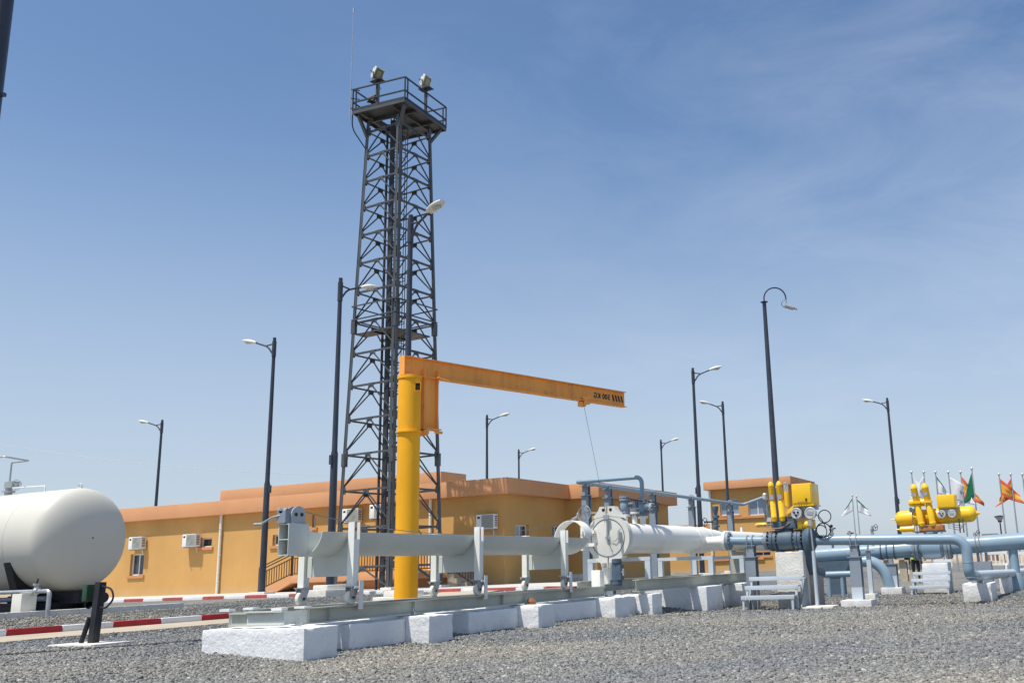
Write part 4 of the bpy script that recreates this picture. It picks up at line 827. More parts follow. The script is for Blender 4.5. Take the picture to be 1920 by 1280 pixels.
# slim pair of columns between the two lines
for px, l in ((1614, 'slim pale column of the pair right of the white block support, left one'), (1633, 'slim pale column of the pair right of the white block support, right one')):
    q = at(px, 1095, u=28.2); mb = MB(); zt = at(px, 1032, u=28.2).z; zg = g(28.2, q.y); t = thing('pipe_support', l, 'pipe support', (28.2, q.y, zg))
    mb.ibeam((28.2,q.y,zg), (28.2,q.y,zt), 0.12, 0.12, up=(1,0,0)); build('column', mb, MT['pale_steel'], t)
    mb = MB(); mb.cbox((28.2,q.y,zt+0.01),(0.3,0.3,0.02)); mb.torus((28.2,q.y,zt+0.09),(0,1,0),0.08,0.015,16,6); build('head', mb, MT['steel'], t)
    mb = MB(); mb.box(27.95,28.5,q.y-0.142,q.y+0.142,zg-0.2,zg+0.14); build('footing', mb, MT['barewhite'], t, bevel=0.015)
mb = MB(); a, b = at(1535,1077,u=30), at(1597,1077,u=30); mb.tube([(30,a.y,a.z),(30,b.y,a.z)],0.09,16); mb.cyl((30,b.y+0.3,a.z),(30,b.y+0.3,-0.3),0.06); mb.cyl((30,a.y-0.3,a.z),(30,a.y-0.3,-0.3),0.06)
solo('low_pipe', mb, MT['blue'], 'short blue grey pipe near the ground under the main pipeline', 'pipe', a)
vc2 = LP(1748)
t = thing('pipeline_valve', 'large blue grey flanged valve on the short white pier, below the yellow tank actuator', 'valve', vc2)
valve(t, vc2, 0.36, 0.98, MT['blue'], MT['steel'], 0.37)
q = at(1728, 1060, u=L2-0.45); q2 = at(1777, 1060, u=L2-0.45)
block('valve_pier', L2-0.45, L2+0.45, q2.y, q.y, -0.5, at(1750, 1055, u=L2-0.45).z, 'short white pier under the large valve with the yellow tank', 'pier')
steps('grey steel access steps in front of the short white pier at the right', (30.4, 30.7, 31.0), ((1097,(1705,1780)),(1084,(1708,1781)),(1071,(1711,1782))), 0, -0.28)
# actuator on the second line
px2 = 1/57.0
base = Vector((L2, at(1745, 998, u=L2).y, at(1745, 998, u=L2).z)); X = AC(base)
def A2(px, py): return ((px-1745)*px2*1.02, (998-py)*px2)
t = thing('valve_actuator', 'yellow valve actuator with a long horizontal gas tank on the thick pipeline', 'actuator', base, 'yellow gas-over-oil valve actuators')
mb = MB(); mb.cyl((base.x,base.y,vc2.z+0.4), X(0.1,0.05), 0.16, n=18); mb.cbox(X(0.0,0.03),(0.4,0.9,0.05)); build('stem', mb, MT['valve'], t)
a0, b0 = A2(1684, 972); a1, b1 = A2(1824, 968); L_ = a1-a0; R2 = 0.25
mb = MB(); mb.lathe(X(a0,b0+0.02,0.25), Vector(X(a1,b1,0.25))-Vector(X(a0,b0+0.02,0.25)), [(-0.16,0.012),(-0.02,0.012),(-0.02,0.04),(0,0.06),(0.02,R2*0.55),(0.07,R2*0.83),(0.14,R2*0.97),(0.2,R2),(L_-0.2,R2),(L_-0.14,R2*0.97),(L_-0.07,R2*0.83),(L_-0.02,R2*0.55),(L_,0.08),(L_+0.06,0.04),(L_+0.12,0.015)], 32); build('gas_tank', mb, MT['yellow'], t)
for pa in (1731, 1750.5):
    a, b0 = A2(pa+1.5, 988); _, b1 = A2(pa, 909); mb = MB(); bottle(mb, X, a, b0, b1, 0.105, -0.14, 0.16); bt = build('oil_bottle', mb, MT['yellow'], t)
    _, y0 = A2(pa, 930); mb = MB(); mb.cbox(X(a-0.13, y0, -0.25), (0.008,0.11,0.1)); build('nameplate', mb, MT['label'], bt)
    _, y0 = A2(pa, 944); mb = MB(); mb.cbox(X(a-0.1, y0, -0.14), (0.28,0.26,0.06)); build('collar', mb, MT['yellow'], bt)
a, b = A2(1712, 944); mb = MB(); mb.lathe(X(a,b,-0.02),(0,-1,0),[(0,0.05),(0.03,0.1),(0.06,0.115),(0.5,0.115)],20); build('accumulator', mb, MT['yellow'], t)
a, b = A2(1692, 990); mb = MB(); mb.lathe(X(a-0.08,b,-0.1),(0,-1,0),[(0,0.02),(0.1,0.02),(0.1,0.06),(0.14,0.09),(0.5,0.09),(0.5,0.11),(0.56,0.11)],18); build('power_cylinder', mb, MT['yellow'], t)
a, b = A2(1748, 991); mb = MB(); mb.cbox(X(a,b,0.0),(0.4,0.75,0.2)); build('yoke_housing', mb, MT['yoke'], t, bevel=0.015)
mb = MB(); (xa,yb),(xb,ya) = A2(1762,957), A2(1794,933); mb.box(base.x-0.2,base.x+0.32,base.y-xb,base.y-xa,base.z+yb,base.z+ya); bx_ = build('control_box', mb, MT['yellow'], t, bevel=0.03)
mb = MB(); mb.box(base.x-0.222,base.x-0.202,base.y-xb+0.03,base.y-xa-0.03,base.z+yb+0.04,base.z+ya-0.03); build('door', mb, MT['yellow'], bx_, bevel=0.006)
a, b = A2(1768.5, 967); housing(t, X, a, b, -0.12, 0.125, False); a, b = A2(1786, 967); housing(t, X, a, b, -0.14, 0.125, True)
mb = MB(); a, b = A2(1778, 962); mb.cbox(X(a,b,-0.02),(0.1,0.55,0.14)); build('bracket', mb, MT['galv'], t)
mb = MB(); a, b = A2(1718, 958)
mb.tube([X(a,b+0.1,-0.2),X(a,b-0.45,-0.22),X(a+0.45,b-0.47,-0.22),X(a+0.45,b-0.3,-0.2)],0.012,6,0.05); mb.cbox(X(a+0.04,b,-0.2),(0.08,0.1,0.12)); mb.cbox(X(a-0.04,b+0.03,-0.15),(0.08,0.08,0.14))
a, b = A2(1792, 995)
for k in range(3): mb.tube([X(a-0.3,b+0.2-0.06*k,0.0),X(a+0.05,b+0.12-0.07*k,-0.05),X(a+0.25,b+0.2,-0.02)],0.01,6,0.05)
mb.cyl(X(a+0.05,b-0.1,0.05),X(a+0.05,b+0.35,0.05),0.02); mb.cyl(X(a+0.16,b-0.1,0.05),X(a+0.16,b+0.35,0.05),0.02); build('control_tubing', mb, MT['wire'], t)
# small fittings on the pipes
def vent(px, py, u_, h, label, wheel=False):
    p = at(px, py, u=u_); t = thing('vent_valve', label, 'valve', p)
    mb = MB(); mb.lathe(p, (0,0,1), [(-0.3,0.03),(0,0.03),(0,0.05),(0.06,0.05),(0.07,0.03),(h*0.45,0.045),(h*0.7,0.05),(h*0.72,0.025),(h,0.025)], 12); build('body', mb, MT['galv'], t)
    mb = MB()
    if wheel: handwheel(mb, p+Vector((0,-0.1,h*0.8)), (0.6,1,0.2), 0.09)
    else: mb.bar(p+Vector((0,0.06,h*0.6)), p+Vector((0,-0.1,h*0.75)), 0.02, 0.03); mb.ball(p+Vector((0,0,h)), 0.04)
    build('handle', mb, MT['black'], t)
vent(1560, 1003, KU, 0.22, 'small grey vent valve standing on the front pipe right of the cable coils')
vent(1636, 1003, L2-4, 0.26, 'small round gauge and tap standing behind the front pipe, left of the yellow tank', True)
vent(1828, 1006, L2, 0.14, 'squat black topped valve on the thick pipe right of the blue elbow', True)
vent(1593, 1002, KU, 0.05, 'low black bolt cap on the front pipe above its white block support')
p = at(1342, 975, u=U(1342, AX, 1000)); t = thing('gate_valve', 'dark valve tree with a side handwheel on top of the launcher reducer', 'valve', p)
mb = MB(); mb.lathe((p.x,p.y,AZ+0.25),(0,0,1),[(0,0.06),(0.1,0.06),(0.1,0.1),(0.15,0.1),(0.16,0.06),(0.25,0.08),(0.34,0.06),(0.35,0.1),(0.42,0.1),(0.43,0.05),(0.52,0.07),(0.60,0.09),(0.66,0.09)],16); build('body', mb, MT['valve'], t)
mb = MB(); c = (p.x-0.1,p.y+0.28,AZ+0.50); mb.cyl((p.x,p.y,AZ+0.50),c,0.022); handwheel(mb,c,(0.3,1,0),0.11); build('handwheel', mb, MT['black'], t)
# ------------------------------------------------------------------ jib crane
cb = CAM + ray(765, 900)*(18.3/ray(765,900).to_2d().length) ; CX, CY = cb.x, cb.y
cz0 = g(CX, CY); dcam = (Vector((CX,CY,0))-Vector((0,0,0))).dot(Vector((FW.x,FW.y,0)).normalized())
def CZ(py, px=770): q = ray(px, py); return CH + q.z*(math.hypot(CX,CY)/q.to_2d().length)
zc_top, zc_ring, zb_bot, zb_top = CZ(706), CZ(812), CZ(704), CZ(669)
colr = 42/2/FPX*dcam
t = thing('jib_crane', 'yellow and orange pillar jib crane with a long beam reaching over the launcher', 'crane', (CX, CY, cz0))
mb = MB(); mb.lathe((CX,CY,cz0-0.05),(0,0,1),[(0,0.42),(0.08,0.42),(0.08,colr),(zc_ring+0.06-cz0,colr)],40); build('pillar', mb, MT['crane'], t)
mb = MB(); mb.lathe((CX,CY,zc_ring),(0,0,1),[(0,colr*1.0),(0.001,colr*1.17),(0.03,colr*1.17),(0.031,colr*1.02),(zc_top-zc_ring-0.05,colr*1.02),(zc_top-zc_ring-0.05,colr*1.1),(zc_top-zc_ring,colr*1.1)],40); build('rotating_sleeve', mb, MT['crane'], t)
# beam direction
tip = None; rr = math.hypot(CX,CY)*1.223
q = ray(1170, 741); tip = Vector((q.x, q.y, 0)).normalized()*rr; bd = (tip - Vector((CX,CY,0))); BL = bd.length; bd.normalize(); bn = Vector((-bd.y, bd.x, 0))
BH = zb_top-zb_bot; bz = (zb_top+zb_bot)/2; Bp = lambda s, n=0.0, z=0.0: Vector((CX,CY,bz)) + bd*s + bn*n + Vector((0,0,z))
mb = MB(); mb.ibeam(Bp(-0.17), Bp(BL), BH, 0.15, 0.012, 0.016); mb.bar(Bp(-0.185), Bp(-0.17), 0.16, BH); bo = build('jib_beam', mb, MT['crane_or'], t)
mb = MB(); mb.cyl(Bp(0,0,-BH/2-0.02), Bp(0,0,-BH/2), colr*0.8, n=24); build('head_plate', mb, MT['crane'], t)
# hanging bracket beside the sleeve
s0, s1 = colr*1.35, colr*1.35+0.33; zbk = CZ(800)
mb = MB(); mb.ibeam(Bp((s0+s1)/2,0,-BH/2-0.001), Bp((s0+s1)/2,0,zbk-bz), s1-s0, 0.15, 0.012, 0.014, up=bd)
for s in (s0+0.007, s1-0.007): mb.bar(Bp(s,0,-BH/2-0.08), Bp(s,0,-BH/2+0.16), 0.17, 0.016, up=bd)
mb.bar(Bp(s0-0.02,0,zbk-bz-0.01), Bp(s1+0.06,0,zbk-bz-0.01), 0.2, 0.02); build('hanging_bracket', mb, MT['crane_or'], t)
mb = MB(); mb.cyl(Bp(s0+0.05,0.09,zbk-bz-0.08), Bp(s0+0.05,-0.09,zbk-bz-0.08), 0.06, n=16); build('roller', mb, MT['crane_or'], t)
mb = MB(); mb.cyl(Bp(s1-0.06,-0.06,zbk-bz-0.06), Bp(s1+0.1,-0.06,zbk-bz-0.06), 0.025, n=8); build('roller_pin', mb, MT['crane_or'], t)
mb = MB(); mb.cyl(Bp(s1-0.05,-0.11,-BH/2+0.02), Bp(s1+0.22,-0.11,-BH/2-0.03), 0.014, n=8); build('stop_rod', mb, MT['crane_or'], t)
wd = Vector((-CX,-CY,0)).normalized(); wr = Vector((-wd.y, wd.x, 0)); wp = Vector((CX,CY,CZ(728)))+wd*colr*0.72 + wr*colr*0.70
mb = MB(); Rm = Matrix((wr, wd, Vector((0,0,1)))).transposed()
for a, b, c, d in ((-0.05,0,0.012,0.16),(0.05,0,0.012,0.16),(0,0.075,0.088,0.012),(0,-0.075,0.088,0.012)): mb.cbox(wp+wr*a+Vector((0,0,b)), (c,0.1,d), R=Rm)
rec = build('inspection_frame', mb, MT['crane'], t)
mb = MB(); mb.cbox(wp+wd*0.01, (0.088,0.06,0.138), R=Rm); build('opening', mb, MT['dark'], rec)
# beam trolley
bs = None
for k in range(400):
    s = BL*k/400; p = Bp(s)-CAM; x = PPX + FPX*p.dot(RT)/p.dot(FW)
    if x > 1094: bs = s; break
mb = MB()
for n_ in (-1, 1):
    mb.prism([Bp(bs-0.09,n_*0.085,-BH/2-0.11), Bp(bs+0.11,n_*0.085,-BH/2-0.06), Bp(bs+0.10,n_*0.085,-BH/2+0.09), Bp(bs-0.07,n_*0.085,-BH/2+0.09)], bn*0.008*n_)
mb.bar(Bp(bs-0.14,0,-BH/2-0.07), Bp(bs+0.0,0,-BH/2-0.07), 0.12, 0.10)
tr = build('beam_trolley', mb, MT['crane_or'], t)
for n_ in (-1, 1):
    for ds in (-0.07, 0.08):
        mb = MB(); mb.cyl(Bp(bs+ds,n_*0.10,-BH/2+0.055), Bp(bs+ds,n_*0.045,-BH/2+0.055), 0.036, n=16); build('wheel', mb, MT['crane_or'], tr)
hook_top = Vector((CU-0.14, AX-0.01, AZ+0.42)); hp0 = Bp(bs+0.0,0,-BH/2-0.11)
mb = MB(); mb.cyl(hp0, hook_top+Vector((0,0,0.02)), 0.0045, n=6); ho = build('hoist_rope', mb, MT['wire'], t)
mb = MB(); mb.cbox(hook_top, (0.05,0.11,0.09)); mb.torus(hook_top-Vector((0,0,0.09)), (1,0,0), 0.035, 0.012, 14, 6, R_(-60), R_(200)); build('hook', mb, MT['galv'], ho)
# lettering, reversed as in the photograph
def text_mesh(body, size):
    cu = bpy.data.curves.new('lettering', 'FONT'); cu.body = body; cu.size = size; cu.extrude = 0.002; cu.offset = 0.003; cu.align_x = 'LEFT'; cu.space_character = 1.12
    o = bpy.data.objects.new('lettering', cu); COL.objects.link(o); bpy.context.view_layer.update()
    me = bpy.data.meshes.new_from_object(o.evaluated_get(bpy.context.evaluated_depsgraph_get())); bpy.data.objects.remove(o); return me
me = text_mesh('500 KG', 0.165); xs = [v.co.x for v in me.vertices]; wdt = max(xs)-min(xs)
side = -1.0; nrm = bn*side                                      # the side that faces the yard
sA = BL-0.50; face = 0.0065
for v in me.vertices:
    x, y, z = v.co.x*0.94, v.co.y, v.co.z
    p = Bp(sA - x, 0, y-0.065 + 0.012) + nrm*(face + 0.004 + z); v.co = p - origin(bo)
me.materials.append(MT['mark']); finish(me, 0)
o = bpy.data.objects.new('lettering', me); COL.objects.link(o); o.parent = bo; o['label'] = 'black reversed lettering 500 KG'
mb = MB()
for k in range(4):
    s = BL-0.42+0.098*k; e = [(s+0.03,-0.07),(s+0.08,-0.07),(s+0.035,0.075),(s-0.015,0.075)]
    mb.prism([Bp(a,0,b)+nrm*(face+0.002) for a, b in e], nrm*0.002)
build('hazard_stripes', mb, MT['mark'], bo, smooth=0)

# ------------------------------------------------------------------ lattice tower
TC, TS0, TS1, TZ0, TZ1, TTH = Vector((30.5, 24.2, 0)), 2.71, 1.76, 0.32, 18.73, -0.099
ta, tb = Vector((math.cos(TTH), math.sin(TTH), 0)), Vector((-math.sin(TTH), math.cos(TTH), 0))
def TP(i, j, z):
    s = TS0 + (TS1-TS0)*(z-TZ0)/(TZ1-TZ0); return TC + ta*(i*s/2) + tb*(j*s/2) + Vector((0,0,z))
t = thing('lattice_tower', 'tall dark steel lattice tower with a railed floodlight platform on top', 'tower', (TC.x, TC.y, TZ0))
LEG = [(-1,-1),(1,-1),(1,1),(-1,1)]
for i, j in LEG:
    mb = MB(); a, b = TP(i,j,TZ0), TP(i,j,TZ1+0.35)
    mb.bar(a - tb*j*0.06 + ta*i*0.051, b - tb*j*0.06 + ta*i*0.051, 0.12, 0.018, up=ta); mb.bar(a - ta*i*0.018 + tb*j*0.051, b - ta*i*0.018 + tb*j*0.051, 0.018, 0.12, up=ta)
    for z in (10.4, 5.2): mb.cbox(TP(i,j,z), (0.168,0.168,0.5), rz=TTH)
    build('leg', mb, MT['tower'], t)
    mb = MB(); p = TP(i,j,TZ0); mb.box(p.x-0.42,p.x+0.42,p.y-0.42,p.y+0.42,-0.1,TZ0+0.0); mb.box(p.x-0.24,p.x+0.24,p.y-0.24,p.y+0.24,TZ0+0.0,TZ0+0.14); build('footing', mb, MT['barewhite'], t, bevel=0.02); BLOCKED.append((p.x-.5,p.x+.5,p.y-.5,p.y+.5))
NP = 14; zl = []; z = TZ0+0.9; h = (TZ1-TZ0-0.9)/NP*1.13
hs = [1.13-0.26*k/(NP-1) for k in range(NP)]; k_ = (TZ1-TZ0-0.9)/sum(hs); zl = [TZ0+0.9]
for x in hs: zl.append(zl[-1]+x*k_)
for n_, (a_, b_) in enumerate(zip(LEG, LEG[1:]+LEG[:1])):
    mb = MB(); nrm_ = (TP(*a_,5)+TP(*b_,5))/2-Vector((TC.x,TC.y,5)); nrm_.z = 0; nrm_.normalize()
    for k, z in enumerate(zl):
        p, q = TP(*a_,z), TP(*b_,z); mid = (p+q)/2; mb.angle(p, q, 0.07, 0.014, up=nrm_)
        zlow = zl[k-1] if k > 0 else TZ0+0.12
        for e_ in (a_, b_):
            f_ = TP(*e_, zlow+(0.10 if k else 0.0)); mb.bar(mid-Vector((0,0,0.05))+nrm_*0.016, f_+nrm_*0.016, 0.055, 0.016, up=nrm_); mb.bar(mid-Vector((0,0,0.05))+nrm_*0.03, f_+nrm_*0.03, 0.014, 0.05, up=nrm_)
        Rm = Matrix(((q-p).normalized(), nrm_, Vector((0,0,1)))).transposed()
        mb.cbox(mid+nrm_*0.032-Vector((0,0,0.06)), (0.28,0.016,0.18), R=Rm)
        for e_, s_ in ((p,1),(q,-1)): mb.cbox(e_+(q-p).normalized()*s_*0.09+nrm_*0.034+Vector((0,0,0.03)), (0.2,0.016,0.25), R=Rm)
    build('bracing', mb, MT['tower'], t)
mb = MB(); lp = TC + ta*0.15 + tb*0.42                           # caged ladder and cable duct inside
for s_ in (-0.2, 0.2): mb.bar(lp+ta*s_+Vector((0,0,TZ0)), lp+ta*s_*0.95+Vector((0,0,19.6)), 0.05, 0.02, up=tb)
z = TZ0+0.3
while z < 19.4: mb.bar(lp-ta*0.2+Vector((0,0,z)), lp+ta*0.2+Vector((0,0,z)), 0.022, 0.022); z += 0.3
z = 2.6
while z < 19.3: mb.torus(lp-tb*0.33+Vector((0,0,z)), (0,0,1), 0.33, 0.018, 16, 5); z += 0.9
for a in (0, 60, 120, 180, 240, 300): d = ta*math.cos(R_(a))*0.33 - tb*0.33 + tb*math.sin(R_(a))*0.33; mb.bar(lp+d+Vector((0,0,2.5)), lp+d+Vector((0,0,19.2)), 0.035, 0.008)
build('caged_ladder', mb, MT['tower_dk'], t)
mb = MB(); dp = TC - ta*0.25 + tb*0.1; mb.bar(dp+Vector((0,0,TZ0)), dp+Vector((0,0,19.3)), 0.08, 0.20, up=tb); mb.cyl(dp+tb*0.3+Vector((0,0,TZ0)), dp+tb*0.3+Vector((0,0,19.2)), 0.05, n=8); build('cable_duct', mb, MT['tower_dk'], t)
# mid platform
zm = 10.15; mb = MB(); s = TS0+(TS1-TS0)*(zm-TZ0)/(TZ1-TZ0)
mb.cbox(TC+Vector((0,0,zm))-tb*0.35, (s*0.96, s*0.5, 0.05), rz=TTH); mb.cbox(TC+ta*0.62+tb*0.55+Vector((0,0,zm)), (s*0.3,s*0.5,0.05), rz=TTH); mb.cbox(TC-ta*0.72+tb*0.55+Vector((0,0,zm)), (s*0.25,s*0.5,0.05), rz=TTH)
build('middle_platform', mb, MT['tower'], t)
mb = MB(); c = [TC+ta*i*s*0.53+tb*j*s*0.53 for i, j in LEG]
for a, b in zip(c, c[1:]+c[:1]):
    for h_ in (0.55, 1.1): mb.bar(a+Vector((0,0,zm+h_)), b+Vector((0,0,zm+h_)), 0.045, 0.045)
    mb.bar(a.lerp(b,0.08)+Vector((0,0,zm)), a.lerp(b,0.08)+Vector((0,0,zm+1.1)), 0.04, 0.04); mb.bar(a.lerp(b,0.92)+Vector((0,0,zm)), a.lerp(b,0.92)+Vector((0,0,zm+1.1)), 0.04, 0.04)
build('middle_railing', mb, MT['tower'], t)
# top platform
ZP = 19.45; pf, pl_, pr_ = at(759,187,z=ZP), at(655,206,z=ZP), at(836,242,z=ZP)
ea = (pr_-pf); eb = (pl_-pf); LA, LB = ea.length, eb.length; ea.normalize(); eb = Vector((-ea.y, ea.x, 0)); PF = pf
def PP_(a, b, z=0.0): return PF + ea*(a*LA) + eb*(b*LB) + Vector((0,0,z))
mb = MB(); ang = math.atan2(ea.y, ea.x); c = PP_(0.5,0.5)
hole = [(0.36,0.52,0.62,0.80)]
for a0,a1,b0,b1 in ((0,1,0,0.5),(0,0.36,0.5,1),(0.62,1,0.5,1),(0.36,0.62,0.8,1)): mb.cbox(PP_((a0+a1)/2,(b0+b1)/2,0.03), (LA*(a1-a0)-0.002, LB*(b1-b0)-0.002, 0.03), rz=ang)
for p, q in (((0,0),(1,0)),((1,0),(1,1)),((1,1),(0,1)),((0,1),(0,0))): mb.bar(PP_(*p,-0.04), PP_(*q,-0.03), 0.05, 0.12)
for a in (0.3, 0.7): mb.bar(PP_(a,0.02,-0.07), PP_(a,0.98,-0.07), 0.07, 0.14)
for b in (0.25, 0.85): mb.bar(PP_(0.02,b,-0.08), PP_(0.98,b,-0.08), 0.06, 0.11)
build('top_platform', mb, MT['tower'], t)
for (i,j),(a,b) in zip(LEG, ((0,0),(1,0),(1,1),(0,1))):
    mb = MB(); p = TP(i,j,TZ1-0.25); mb.bar(p, PP_(a*0.88+0.06,b*0.88+0.06,-0.1), 0.14, 0.10); mb.bar(TP(i,j,TZ1+0.3), PP_(a*0.6+0.2,b*0.6+0.2,-0.1), 0.12, 0.1); build('platform_strut', mb, MT['tower'], t)
for p, q in (((0,0),(1,0)),((1,0),(1,1)),((1,1),(0,1)),((0,1),(0,0))):
    mb = MB(); A, B = PP_(*p), PP_(*q)
    for z in (0.42, 1.0): mb.bar(A+Vector((0,0,z)), B+Vector((0,0,z)), 0.05, 0.05)
    for f in (0.0, 0.06, 0.5): mb.bar(A.lerp(B,f)+Vector((0,0,0.045)), A.lerp(B,f)+Vector((0,0,1.0)), 0.045, 0.045)
    mb.bar(A+Vector((0,0,0.10)), B+Vector((0,0,0.10)), 0.012, 0.10)
    build('railing', mb, MT['tower_dk'], t)
mb = MB(); p = PP_(0.02,1.02); mb.tube([p-Vector((0,0,0.1)), p+Vector((0.0,0,-0.7)), TP(-1,1,18.0)-ta*0.1], 0.025, 8, 0.8); build('cable', mb, MT['rubber'], t)
def flood(a, b, hpost, yaw, tilt, label, s=1.0):
    p = PP_(a,b,0.05); f = thing('floodlight', label, 'floodlight', p, 'floodlights on the tower platform')
    mb = MB(); mb.bar(p, p+Vector((0,0,hpost)), 0.09, 0.09); mb.cbox(p+Vector((0,0,hpost+0.01)), (0.5*s,0.3*s,0.025), rz=yaw); build('stand', mb, MT['tower_dk'], f)
    Rm = Matrix.Rotation(yaw,3,'Z') @ Matrix.Rotation(tilt,3,'Y'); c = p+Vector((0,0,hpost+0.30*s))
    fx, fy, fz = Rm@Vector((1,0,0)), Rm@Vector((0,1,0)), Rm@Vector((0,0,1))
    mb = MB(); mb.cbox(c, (0.10*s,0.42*s,0.46*s), R=Rm); mb.cbox(c-fx*0.11*s, (0.12*s,0.30*s,0.32*s), R=Rm); h = build('housing', mb, MT['lamp'], f, bevel=0.012)
    mb = MB(); mb.cbox(c+fx*0.052*s, (0.006,0.36*s,0.40*s), R=Rm); gl = build('glass', mb, MT['floodg'], h)
    mb = MB(); mb.cbox(c+fx*0.058*s, (0.006,0.2*s,0.24*s), R=Rm); build('reflector', mb, MT['floodr'], gl)
    mb = MB()
    for k in (-1,1): mb.bar(c+fy*k*0.23*s, p+Vector((0,0,hpost+0.03))+fy*k*0.2*s, 0.03, 0.02)
    mb.bar(c-fx*0.17*s+fy*0.22*s, c-fx*0.17*s-fy*0.22*s, 0.02, 0.02)
    for k in (-1,1): mb.bar(c-fx*0.17*s+fy*k*0.23*s, c+fy*k*0.23*s, 0.02, 0.02)
    mb.tube([c-fx*0.15*s, c-fx*0.3*s-fz*0.25*s+fy*0.1, p+Vector((0,0,hpost*0.8))+fy*0.25, p+Vector((0,0,hpost*0.7))], 0.012, 6, 0.15); build('bracket', mb, MT['tower_dk'], f)
vc_ = math.atan2(-TC.y, -TC.x)
flood(0.08, 0.60, 1.2, vc_+0.8, R_(30), 'floodlight high on a post at the left side of the tower platform', 1.12)
flood(0.55, 0.05, 1.2, vc_+0.9, R_(20), 'floodlight on a post at the right side of the tower platform', 1.12)
flood(0.10, 0.70, 0.35, vc_-1.2, R_(-60), 'low floodlight tipped towards the sky on the left of the tower platform', 0.85)
p = PP_(-0.02,1.03,-0.35); t = thing('whip_antenna', 'thin tall whip antenna at the left corner of the tower platform', 'antenna', p)
q = ray(649,14); top = Vector((p.x,p.y,CH+q.z*(p.to_2d().length/q.to_2d().length))); mb = MB(); mb.cyl(p, p.lerp(top,0.5), 0.022, n=6); mb.cyl(p.lerp(top,0.5), p.lerp(top,0.88), 0.016, n=6); mb.cyl(p.lerp(top,0.88), p.lerp(top,0.95), 0.02, n=6); mb.cyl(p.lerp(top,0.955), top, 0.035, n=8); build('whip', mb, MT['galv'], t)
mb = MB()
for z in (0.5,0.95,1.35): mb = MB(); mb.bar(p+Vector((0,0,z)), p+Vector((0.25,-0.25,z)), 0.04, 0.03); build('bracket', mb, MT['tower_dk'], t)

# ------------------------------------------------------------------ street lamps
GL = 'dark street lamps of the station'
def lamp_proto(loc, label, rz):
    t = thing('street_lamp', label, 'street lamp', loc, GL, rz)
    mb = MB(); mb.lathe((0,0,0),(0,0,1),[(-0.2,0.17),(-0.17,0.17),(-0.17,0.125),(2.0,0.12),(3.9,0.112),(4.0,0.09),(9.75,0.065),(9.8,0.065)],16); build('pole', mb, MT['pole'], t, world=False)
    mb = MB(); mb.box(-0.16,-0.09,-0.06,0.06,3.55,3.85); build('fuse_box', mb, MT['pole'], t, world=False)
    mb = MB(); mb.tube([(0,0,9.05),(0.10,0,9.18),(0.22,0,9.36),(0.35,0,9.47),(0.50,0,9.53),(0.86,0,9.66)],0.034,8); mb.tube([(0,0,9.58),(0.12,0,9.53),(0.35,0,9.50)],0.028,8); mb.cyl((0,0,9.0),(0,0,9.65),0.085,n=12); build('arm', mb, MT['pole'], t, world=False)
    mb = MB(); prof = []                                       # cobra head along +x, rising
    n, k = 14, 9; vs = []
    for i in range(k):
        x = i/(k-1); wv = 0.055+0.115*math.sin(math.pi*min(1,0.12+0.80*x))**0.8; hv = 0.03+0.075*math.sin(math.pi*min(1,0.1+0.82*x))
        for j in range(n):
            a = 2*math.pi*j/n; zz = math.sin(a)*hv*(1.0 if math.sin(a) > 0 else 0.55); vs.append((0.82+0.62*x, math.cos(a)*wv, 9.655+0.14*x+zz))
    fs = [(i*n+j,i*n+(j+1)%n,(i+1)*n+(j+1)%n,(i+1)*n+j) for i in range(k-1) for j in range(n)] + [tuple(range(n))[::-1], tuple((k-1)*n+j for j in range(n))]
    mb.add(vs, fs); hd = build('lamp_head', mb, MT['lamp'], t, world=False, smooth=60)
    mb = MB(); mb.ball((1.15,0,9.69),0.2,0.115,0.05,12,6); build('lens', mb, MT['lens'], hd, world=False)
    return t
LL = [ (491,1104,37.4,R_(100),1,'street lamp in front of the long orange wall, head turned left'),
       (292,948,57,R_(110),0,'small street lamp far left, rising behind the orange office roof above the white tank'),
       (618,1106,30.5,R_(-12),1,'tall street lamp just left of the lattice tower, head partly hidden by the tower'),
       (757,1100,24.6,R_(-108),1,'nearest street lamp, running up in front of the lattice tower, big head turned right'),
       (913,900,60,R_(-75),0,'taller of the two street lamps above the office roof under the crane beam'),
       (973,900,78,R_(-75),0,'shorter of the two street lamps above the office roof under the crane beam'),
       (1243,925,75,R_(-80),0,'short far street lamp above the right end of the orange office roof'),
       (1317,1070,46.7,R_(-70),1,'tall street lamp in the gap between the two orange buildings, head turned right'),
       (1372,1070,57,R_(125),1,'street lamp in front of the small two-storey orange building'),
       (1692,1055,56,R_(95),1,'street lamp behind the yellow gas tank, head turned left') ]
proto = None
for (px, py, d, rz, foot, l) in LL:
    p = at(px, py, d=d); zg = g(p.x, p.y)
    # height of the lamp base: keep the tops where they are seen
    if px == 292: p = at(px, 950, d=57)
    loc = (p.x, p.y, zg+0.35+{757:0.32, 618:0.2}.get(px, 0))
    if proto is not None: o = dup(proto, loc, l, rz)
    else:
        proto = lamp_proto(loc, l, rz); o = proto
        mb = MB(); mb.box(-0.55,0.55,-0.55,0.55,-0.7,-0.34); mb.box(-0.36,0.36,-0.36,0.36,-0.34,-0.2); build('footing', mb, MT['barewhite'], o, world=False, bevel=0.03)
